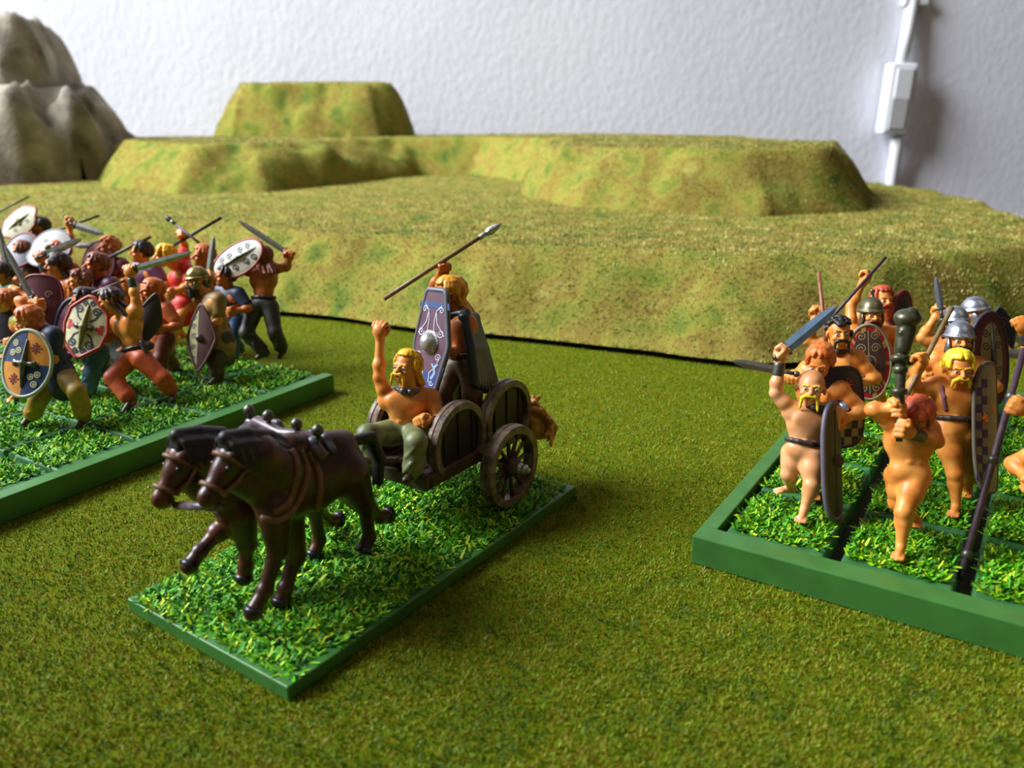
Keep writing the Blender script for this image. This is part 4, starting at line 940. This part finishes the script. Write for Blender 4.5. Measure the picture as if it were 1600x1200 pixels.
R3 = rw('warrior with curly black hair and heavy black moustache', (1312, 518), s=1.12, hs=1.36, j=dict(haR=(1277, 490, -.1), elR=(1262, 532, 0), shR=(1282, 540, 0)), face=V(-.1, -.1, .95), hair='black', hstyle='curly', beard='walrus', bcol='black', torc=LEATHER(), h=.032, seed=18, grip={'R': V(0, 1, 0)})
d3 = dep(R3['T']['nek'])
spear('reddish-brown spear upright beside the curly-haired warrior', D(1292, 548, d3-.25), D(1279, 425, d3+.1), .055, False, mat('red_shaft_paint', '#8a5636', .5, var=.2))
R2 = rw('red-haired warrior with lowered head right behind the bald one', (1283, 562), s=1.12, hs=1.34, j=dict(haR=(1242, 588, .1), elR=(1250, 585, .3), shR=(1262, 578, .1)), face=V(-.45, -.5, .75), hup=V(0, 1, .3), hair='orange', hstyle='short', torc=LEATHER(), h=.032, seed=19, grip={'R': V(-1, .1, 0)})
d2 = dep(R2['T']['nek'])
sword('dull grey sword held out level to the left behind the bald warrior', D(1232, 582, d2+.0), D(1143, 564, d2+.2), V(0, 1, 0), .11, mat('dull_steel_paint', '#6c6a60', .45, .5))
cq = [('#8a8450', [(-.2+i*.2, -.95+k_*.2), (i*.2, -.95+k_*.2), (i*.2, -.75+k_*.2), (-.2+i*.2, -.75+k_*.2)]) for i in range(4) for k_ in range(4) if (i+k_) % 2]
star = [('#b4302c', .03, [(.12, .55), (.12+.16*cos(a), .55+.16*sin(a))]) for a in np.linspace(0, 2*pi, 9)[:-1]]
shield('navy shield with red star and small chequers behind the bald warrior', D(1316, 636, d2-.25), V(.15, -.05, 1), V(-.05, 1, 0), .6, .98, 'sq', '#161c3a', '#20223c', '#2a2420', .05, lines=star, polys=cq, boss=('dome', .14, MATS['blue_steel_paint']))
R5 = rw('warrior with thick red hair at the back of the right unit', (1379, 466), s=1.12, hs=1.34, face=V(.1, -.1, .95), hair='red', hstyle='short', beard='full', bcol='red', h=.036, seed=20)
d5 = dep(R5['T']['nek'])
shield('narrow oval shield with dark red edge at the back, right of the red-haired head', D(1412, 500, d5-.2), V(.55, 0, .8), V(0, 1, 0), .62, .95, 'oval', '#4a2028', '#7a2030', '#241c18', .06, polys=[('#2a2620', [(x*.6, y*.7) for x, y in outline('oval', .6, .9, 24)])], boss=('dome', .14, mat('brass_paint', '#a8863c', .3, .7)))
# right edge of the frame
R11 = figure('warrior cut off by the right frame edge, forearm lifted with a dark pole before him', ZB, at=FR(7.5, 4.6, ZB), s=1.13, hs=1.34, j=dict(haR=(1592, 636, -.3)), hair='brown', beard='moustache', h=.034, seed=21, face=V(-.3, -.1, .9))
d11 = dep(R11['T']['nek'])
o = spear('long dark pole with a knob slanting down between the right files', D(1500, 905, 17.6), D(1600, 545, 18.6), .075, False, mat('dark_shaft_paint', '#43303a'), name='pole_weapon', cat='pole')
for t in (.1, .5, .78): p_ = D(1500, 905, 17.6)*(1-t)+D(1600, 545, 18.6)*t; S = SD(.02); S.ell(p_, (.12, .12, .14)); S.build('pole_knob', DSTEEL(), o, .035)
R12 = figure('warrior at the right frame edge raising a clenched fist with a wrist guard', ZB, at=FR(7.4, 8.6, ZB), s=1.13, hs=1.34, j=dict(haR=(1596, 508, -.2), elR=(1610, 560, 0)), hair='dark', h=.036, seed=22, bands=('R',))
R13 = figure('frontmost warrior at the right frame edge, only the bare advancing leg in view', ZB, at=FR(6.55, 2.6, ZB)+A(.35, -.2, 0), s=1.13, hs=1.34, hair='dark', h=.036, seed=23, stance=1)
sword('grey sword reaching in level from the right frame edge', D(1640, 556, 24.), D(1562, 551, 24.5), V(0, 1, 0), .14, MATS['dull_steel_paint'])
lab = [['front left under the bald warrior', 'second row of the left file with the red-haired warrior', 'third row of the left file', 'fourth row of the left file', 'fifth row of the left file'],
       ['front middle under the horn blower', 'second row middle under the bright-blond warrior', 'third row of the middle file', 'fourth row of the middle file', 'fifth row of the middle file'],
       ['front of the right file near the frame edge', 'second row of the right file', 'third row of the right file', 'fourth row of the right file', 'fifth row of the right file']]
for c_ in range(3):
    for r_ in range(5):
        u_, v_ = rb(c_, r_)
        inf_base(FR, u_, v_, 'small green grassy base, '+lab[c_][r_], 2.28, 2.6, seed=10+c_*5+r_, group='bases in the right tray')
# ================================================================== LEFT UNIT
cream = '#cfc8a0'
PUR = lambda: mat('purple_cloth_paint', '#5a2c4a', .5, var=.2)
def lw(label, hp, **k):
    k.setdefault('s', 1.1); k.setdefault('hs', 1.3); k.setdefault('h', .04); k.setdefault('skin', SKIN_TAN() if k.get('seed', 0) % 2 else SKIN())
    k.setdefault('eyes', k['h'] < .036); return figure(label, ZB, hp=hp, **k)
ltr = lambda c: mat('cloth_'+c.strip('#'), c, .55, var=.25, scale=3)
# L3 orange trousers
L3 = figure('lunging warrior in orange trousers with bare back, sword arm raised', ZB, at=G(232, 628, ZB), s=1.12, hs=1.25,
    j=dict(head=(172, 470, -.2), nek=(196, 492), pel=(212, 552, .1), shR=(212, 486, -.25), elR=(212, 468, -.3), haR=(203, 424, -.35), shL=(184, 505, .35), elL=(160, 520, .1), haL=(140, 512, -.15), hipR=(222, 562, -.1), hipL=(202, 562, .25),
           knR=(255, 592, -.1), anR=(268, 612, .25), toeR=(272, 626, .05), knL=(176, 590, -.1), anL=(206, 628, -.2), toeL=(192, 645, -.4)),
    face=V(-.95, -.3, .15), hup=V(-.3, 1, 0), hair='dark', hstyle='long', legs=mat('orange_cloth_paint', '#b8441a', .5, var=.2, scale=2.5, col2='#cc5a24'), belt=LEATHER(), h=.030, grip={'R': V(.9, .35, 0)}, bands=('R',), seed=31)
d = dep(L3['T']['nek']); S = SD(.03); S.ell(D(232, 540, d-.1), (.2, .16, .16)); S.path([D(222, 535, d-.2), D(228, 555, d-.25)], [.1, .07]); S.build('waist_pouch', LEATHER(), L3['o'], .035)
sword('pale sword raised by the warrior in orange trousers', D(206, 421, d-.4), D(300, 394, d-.3), V(0, 1, .2), .115, STEEL())
sp_ = '#2c3440'
hl_ = [(sp_, .05, spiral(sx*.30, sy*.55, .15, 1.5, 0 if sx > 0 else pi, sx*sy, 26)) for sx in (-1, 1) for sy in (-1, 1)]+[(sp_, .05, spiral(sx*.13, sy*.80, .11, 1.4, 0, sx, 22)) for sx in (-1, 1) for sy in (-1, 1)]
hl_ += [(sp_, .05, [(sx*.42, sy*.55), (sx*.30, sy*.3), (sx*.15, sy*.2)]) for sx in (-1, 1) for sy in (-1, 1)]
hp_ = [('#b83028', [(sx*.62, -.16), (sx*.50, -.16), (sx*.5, -.07), (sx*.38, -.07), (sx*.38, .07), (sx*.5, .07), (sx*.5, .16), (sx*.62, .16)][::int(sx)]) for sx in (-1, 1)]
hp_ = [(c, p) for c, p in hp_]
shield('cream shield with red border, grey spirals and a raised spine, left of the orange trousers', D(133, 511, d-.35), V(-.08, .05, 1), V(.22, 1, 0), .76, 1.02, 'hexr', cream, '#a83a2c', '#4a382c', .07, spine=(.72, .12, mat('olive_metal_paint', '#7c7848', .5, .2)), boss=('wings', .15, DSTEEL()), lines=hl_, polys=hp_, curve=.12)
# L1 yellow trousers behind the quartered shield
L1 = figure('warrior with long orange hair, dark blue tunic and mustard trousers behind the quartered shield', ZB, at=G(95, 660, ZB), s=1.12, hs=1.3,
    j=dict(head=(45, 500, -.2), nek=(68, 515), pel=(95, 585), anR=(48, 652, 0), anL=(132, 655, -.1), knL=(120, 612, -.5), knR=(60, 625, -.2), haR=(60, 475, .5), elR=(30, 470, .5), haL=(50, 565, -.3), toeL=(120, 668, -.3), toeR=(35, 665, -.2)),
    face=V(-.9, -.3, .3), hair='orange', hstyle='long', beard='full', bcol='orange', top=ltr('#1c2c44'), legs=mat('mustard_cloth_paint', '#9a7a20', .55, var=.15), h=.034, seed=32)
d1 = dep(L1['T']['nek'])
qs = ['#20345c']*14+['#c07a1c']*14; qs = qs[:]
qd = (['#c8801c']*14+['#22365e']*14)*2
cl_ = [('#d0c8a0', .03, circ(x, y, .085)) for x, y in ((.45, -.3), (.25, -.38), (.38, -.6), (-.45, .3), (-.25, .38), (-.38, .6))]+[('#d0c8a0', .03, circ(x, y, .03)) for x, y in ((.45, -.3), (.25, -.38), (.38, -.6), (-.45, .3), (-.25, .38), (-.38, .6))]
cl_ += [('#7a2c18', .045, [(x-.17*dx, y-.17*dy), (x+.17*dx, y+.17*dy)]) for x, y in ((.3, .5), (-.3, -.5)) for dx, dy in ((1, 0), (0, 1), (.6, .6), (.6, -.6))]
shield('big oval shield quartered in blue and orange with small white rings and a winged boss', D(40, 568, d1-.8), V(-.12, .05, 1), V(.12, 1, 0), .80, 1.02, 'oval', '#c8801c', '#9aa08c', '#3a2c22', .06, boss=('wings', .17, DSTEEL()), spine=(.72, .1, DSTEEL()), lines=cl_, sectors=qd, curve=.12)
# L4 helmet
L4 = figure('warrior in a brass helmet and mustard tunic holding the pointed brown shield', ZB, at=G(340, 592, ZB), s=1.12, hs=1.3,
    j=dict(head=(308, 438, -.1), nek=(326, 462), pel=(345, 525), haL=(318, 520, -.3), haR=(328, 432, .5), anR=(342, 590, -.2), anL=(362, 560, .5), toeR=(328, 600, -.4)),
    face=V(-.8, -.2, .5), helmet=(mat('brass_helmet_paint', '#8c7c48', .32, .6, var=.25), False), hair='dark', beard='full', bcol='black', top=ltr('#8a6a28'), legs=ltr('#3c3422'), h=.034, seed=33)
d4l = dep(L4['T']['nek'])
ll = [(sp_, .04, spiral(-.25, y_, .11, 1.5, 0, 1)) for y_ in (-.75, -.35, .05, .4, .7)]
shield('tall pointed lens-shaped shield, cream half with spirals and brown half', D(313, 528, d4l-.6), V(-.25, .03, .95), V(.04, 1, 0), .58, 1.2, 'lens', '#4a2c24', '#5a3028', '#33261e', .05, lines=ll, polys=[('#a8a070', [(-.06, 1.0), (-.3, .55), (-.48, .05), (-.3, -.5), (-.06, -1.0)][::1])], boss=('dome', .13, DSTEEL()))
sword('grey sword standing upright behind the brass helmet', D(326, 434, d4l+.5), D(334, 368, d4l+.6), V(1, 0, 0), .13, MATS['dull_steel_paint'])
# L5 back
L5 = figure('bare-backed warrior in dark trousers at the far right end of the left unit, arm raised', ZB, at=G(414, 562, ZB), s=1.14, hs=1.28,
    j=dict(head=(412, 402, -.2), nek=(412, 420), pel=(412, 472), shR=(428, 420, .1), elR=(448, 418, .1), haR=(452, 400, 0), shL=(388, 422, .1), elL=(368, 418, 0), haL=(362, 405, -.1), hipR=(422, 480, 0), hipL=(400, 480, 0), knR=(430, 520, -.1), anR=(442, 548, .3), knL=(385, 520, -.2), anL=(415, 552, .1), toeR=(436, 560, .2), toeL=(400, 560, 0)),
    face=V(-.5, 0, -.5), hair='brown', hstyle='long', skin=SKIN_TAN(), legs=ltr('#2c2a20'), belt=LEATHER(), h=.034, bands=('R',), seed=34, grip={'R': V(-.6, .6, 0)}, eyes=False)
d5l = dep(L5['T']['nek'])
sword('dull sword raised up left by the bare-backed warrior', D(449, 395, d5l), D(371, 344, d5l+.1), V(.5, .7, 0), .115, MATS['dull_steel_paint'])
shield('white oval shield with red edge and grey scrolls, tilted beside the bare-backed warrior', D(372, 404, d5l-.5), V(-.2, .1, 1), V(.85, .42, 0), .62, 1.12, 'oval', '#d8d4c4', '#9c3024', '#4a382c', .055, spine=(.85, .07, DSTEEL()), lines=[(sp_, .04, spiral(sx*.28, y_, .14, 1.5, 0, sx)) for sx in (-1, 1) for y_ in (-.6, -.25, .25, .6)])
# the rest of the warband, measured by their heads
L2 = lw('warrior in blue and purple half hidden behind the cream shield', None, at=G(160, 612, ZB), top=ltr('#2c2440'), legs=ltr('#3a6484'), hair='dark', hstyle='long', seed=35, h=.038, face=V(-.7, -.1, .6))
L6 = lw('warrior in a bright red tunic with one arm up', (262, 398), s=1.25, hs=1.42, top=ltr('#c8281c'), j=dict(haR=(285, 368, 0), shR=(285, 405, 0), nek=(280, 418), pel=(286, 475)), hair='yellow', hstyle='short', seed=36, face=V(-.8, 0, .3), h=.038)
L8 = lw('warrior with long orange hair and orange tunic in the middle of the warband', (242, 452), top=ltr('#c05a20'), legs=ltr('#6a2c1c'), hair='orange', hstyle='long', beard='full', bcol='orange', seed=37, h=.036, face=V(-.7, 0, .5))
L9 = lw('dark-haired warrior looking left in front of the red tunic', (225, 392), s=1.25, hs=1.42, top=PUR(), hair='black', hstyle='short', seed=38, face=V(-.9, 0, .4))
L10 = lw('warrior with bushy bright red hair in the rear of the warband', (174, 385), s=1.25, hs=1.42, top=ltr('#6a2030'), hair='orange', hstyle='curly', seed=39, face=V(-.7, 0, .6))
L11 = lw('bearded brown-haired warrior in purple, centre of the warband', (155, 412), s=1.25, hs=1.42, top=PUR(), hair='brown', hstyle='short', beard='full', bcol='brown', seed=41, h=.036, face=V(-.7, 0, .6))
L12 = lw('warrior with curly auburn hair and beard above the cream shield', (128, 438), top=PUR(), hair='brown', hstyle='curly', beard='full', bcol='orange', seed=42, h=.036, face=V(-.8, 0, .5))
L13 = lw('bare-armed warrior with dark swept hair, fist thrust up at the left', (95, 412), s=1.25, hs=1.42, hair='dark', hstyle='long', j=dict(haR=(62, 402, -.3), elR=(76, 445, -.2), shR=(84, 470, 0)), grip={'R': V(.9, .4, 0)}, bands=('R',), legs=ltr('#3c3422'), seed=43, h=.036, face=V(-.9, 0, .3))
L15 = lw('warrior at the back with forearm lifted holding a dark sword over the warband', (96, 392), s=1.25, hs=1.42, hair='red', hstyle='short', top=ltr('#b03820'), j=dict(haR=(108, 347, 0), elR=(110, 378, 0)), seed=44, face=V(-.7, 0, .5))
L16 = lw('dark-haired warrior behind the tilted cream shield at the top left', (67, 352), s=1.25, hs=1.42, hair='dark', hstyle='short', beard='full', bcol='brown', top=ltr('#1c3a30'), seed=45, face=V(-.8, 0, .5))
L17 = lw('warrior with a yellow sleeve at the left frame edge', (15, 470), top=mat('yellow_cloth_paint', '#a89a28', .5), hair='orange', hstyle='long', j=dict(haR=(50, 468, -.3), elR=(20, 452, -.2)), seed=46, face=V(-.9, 0, .3))
L18 = lw('warrior with a green cap of cloth at the left frame edge', (8, 425), top=ltr('#2a6a1c'), hair='dark', seed=47, face=V(-.8, 0, .5))
L19 = lw('warrior in dark blue between the red tunic and the white shield', (356, 430), top=ltr('#1e2e48'), legs=ltr('#2a4a70'), hair='dark', hstyle='short', seed=48, face=V(-.7, 0, .4), skin=SKIN_TAN())
L20 = lw('warrior with brown hair just left of the brass helmet', (322, 398), s=1.25, hs=1.42, top=ltr('#40301c'), hair='orange', hstyle='short', seed=49, face=V(-.8, 0, .4))
L21 = lw('warrior in a maroon tunic at the far rear left of the warband', (40, 392), s=1.25, hs=1.42, top=ltr('#5a1c2c'), hair='brown', seed=50, face=V(-.8, 0, .4))
def dz(L): return dep(L['T']['nek'])
sword('pale sword held up right by the bare-armed warrior at the left', D(66, 400, dz(L13)-.35), D(128, 373, dz(L13)-.2), V(0, 1, .2), .15, STEEL())
sword('dark tapering sword pointing down right over the rear of the warband', D(112, 350, dz(L15)), D(163, 366, dz(L15)-.2), V(0, 1, 0), .16, MATS['dull_steel_paint'])
spear('thin dark javelin crossing behind the lifted forearm at the back', D(84, 362, dz(L15)+.6), D(155, 337, dz(L15)+.6), .05, False, mat('black_shaft_paint', '#22201c'))
spear('thin dark javelin rising from the left frame edge', D(-14, 337, dz(L16)+.3), D(46, 307, dz(L16)+.3), .05, False, mat('red_black_shaft_paint', '#2c1612'))
spear('dark javelin leaning left, crossing in front of the red sleeve', D(322, 388, dz(L6)-.8), D(256, 336, dz(L6)-.6), .055, True, MATS['dark_shaft_paint'], DSTEEL(), .5)
spear('dark javelin leaning right, held in the red-sleeved fist', D(272, 383, dz(L6)-.1), D(346, 340, dz(L6)), .07, False, mat('black_shaft_paint', '#22201c'))
spear('brown javelin between the red-haired and the dark-haired warriors', D(170, 403, dz(L9)-.5), D(236, 370, dz(L9)-.4), .07, False, mat('brown_shaft_paint', '#3a2c20'))
spear('short grey spear shaft slanting below the auburn beard', D(144, 458, dz(L3)-.2+.5), D(196, 438, dz(L3)+.5), .05, False, mat('grey_shaft_paint', '#6c6250'))
sword('wide grey sword lying level over the centre of the warband', D(165, 382, dz(L10)-.3), D(115, 384, dz(L10)-.1), V(0, 1, 0), .15, MATS['dull_steel_paint'])
sword('pale sword level at the left behind the bare-armed warrior', D(74, 388, dz(L21)-.4), D(20, 402, dz(L21)-.5), V(0, 1, 0), .15, mat('pale_steel_paint', '#8c9078', .4, .5))
sword('grey sword rising up left from the fist in front of the maroon shield', D(52, 470, dz(L17)-.35), D(6, 382, dz(L17)-.3), V(.8, .5, 0), .11, MATS['dull_steel_paint'])
sword('broad grey sword blade standing at the left frame edge', D(14, 428, dz(L18)-.4), D(-4, 350, dz(L18)-.4), V(1, 0, 0), .14, MATS['dull_steel_paint'])
shield('tilted cream shield with red border and olive cross boss at the top left', D(30, 347, dz(L16)-.5), V(-.2, .25, 1), V(.72, .55, 0), .84, 1.15, 'hexr', '#b4ac88', '#943a2a', '#4a382c', .06, spine=(.7, .09, mat('olive_metal_paint', '#7c7848')), boss=('wings', .12, mat('olive_metal_paint', '#7c7848')), lines=[('#50604c', .04, spiral(sx*.3, y_, .12, 1.4, 0, sx)) for sx in (-1, 1) for y_ in (-.4, .4)])
shield('greyish white round-topped shield with yellow mark under the lifted forearm', D(76, 388, dz(L15)-.6), V(-.1, .5, 1), V(.2, 1, 0), .95, .95, 'oval', '#8e8880', '#7a7484', '#4a382c', .05, boss=('dome', .12, mat('olive_metal_paint', '#7c7848')), lines=[(sp_, .04, spiral(.3, .3, .12, 1.4)), (sp_, .04, spiral(-.3, .3, .12, 1.4))])
shield('maroon shield with pale scrolls behind the grey sword fist', D(62, 480, dz(L17)+.1), V(0, .0, 1), V(.05, 1, 0), .75, 1.1, 'sq', '#5a1c28', '#702430', '#3a2c22', .05, lines=[('#b08878', .035, spiral(.3, .45, .13, 1.4)), ('#b08878', .035, spiral(-.3, .45, .13, 1.4, pi, -1))])
shield('dark shield with maroon edge at the left frame edge above the quartered shield', D(3, 497, dz(L17)-.3), V(0, .0, 1), V(.05, 1, 0), .58, .8, 'sq', '#241c28', '#7a2838', '#3a2c22', .06)
shield('maroon and navy oval shield peeking out left of the cream shield', D(112, 510, dz(L2)-.3), V(-.1, .05, 1), V(.15, 1, 0), .62, .95, 'oval', '#5a1430', '#22304c', '#3a2c22', .08)
shield('small rust-red round-topped shield behind the bearded brown-haired warrior', D(152, 412, dz(L10)-.5), V(-.2, .1, 1), V(.1, 1, 0), .8, 1.0, 'oval', '#7a3020', '#3c2c3c', '#3a2c22', .05)
shield('dim grey-violet oval shield right of the bare forearm', D(96, 455, dz(L13)+.35), V(-.1, .1, 1), V(-.1, 1, 0), .48, .85, 'oval', '#4a3c44', '#585060', '#3a2c22', .05, boss=('dome', .14, mat('olive_metal_paint', '#7c7848')))
shield('dark red shield with navy centre at the left below the pale swords', D(30, 392, dz(L21)-.5), V(-.1, .5, 1), V(.1, 1, 0), .8, .9, 'oval', '#2a2034', '#8a2c30', '#3a2c22', .06)
shield('speckled dark shield hanging behind the orange-trousered warrior', D(232, 500, dz(L3)+.6), V(.3, 0, 1), V(.3, 1, 0), .4, .95, 'lens', '#2c2a26', '#3a342c', '#3a2c22', .05)
k = 0
rown = ['front row', 'second row', 'third row', 'fourth row', 'fifth row', 'sixth row']
for c_ in range(8):
    for r_ in range(6 if 0 < c_ < 6 else 3):
        u1 = -.12-c_*2.58; v0 = .62+r_*2.75
        inf_base(FLt, u1-2.45, v0, 'green grassy base in the %s of the left tray, %s from its right end' % (rown[r_], ['first', 'second', 'third', 'fourth', 'fifth', 'sixth', 'seventh', 'eighth'][c_]), 2.45, 2.6, seed=60+k, nf=1500 if r_ < 3 else 400, group='bases in the left tray'); k += 1
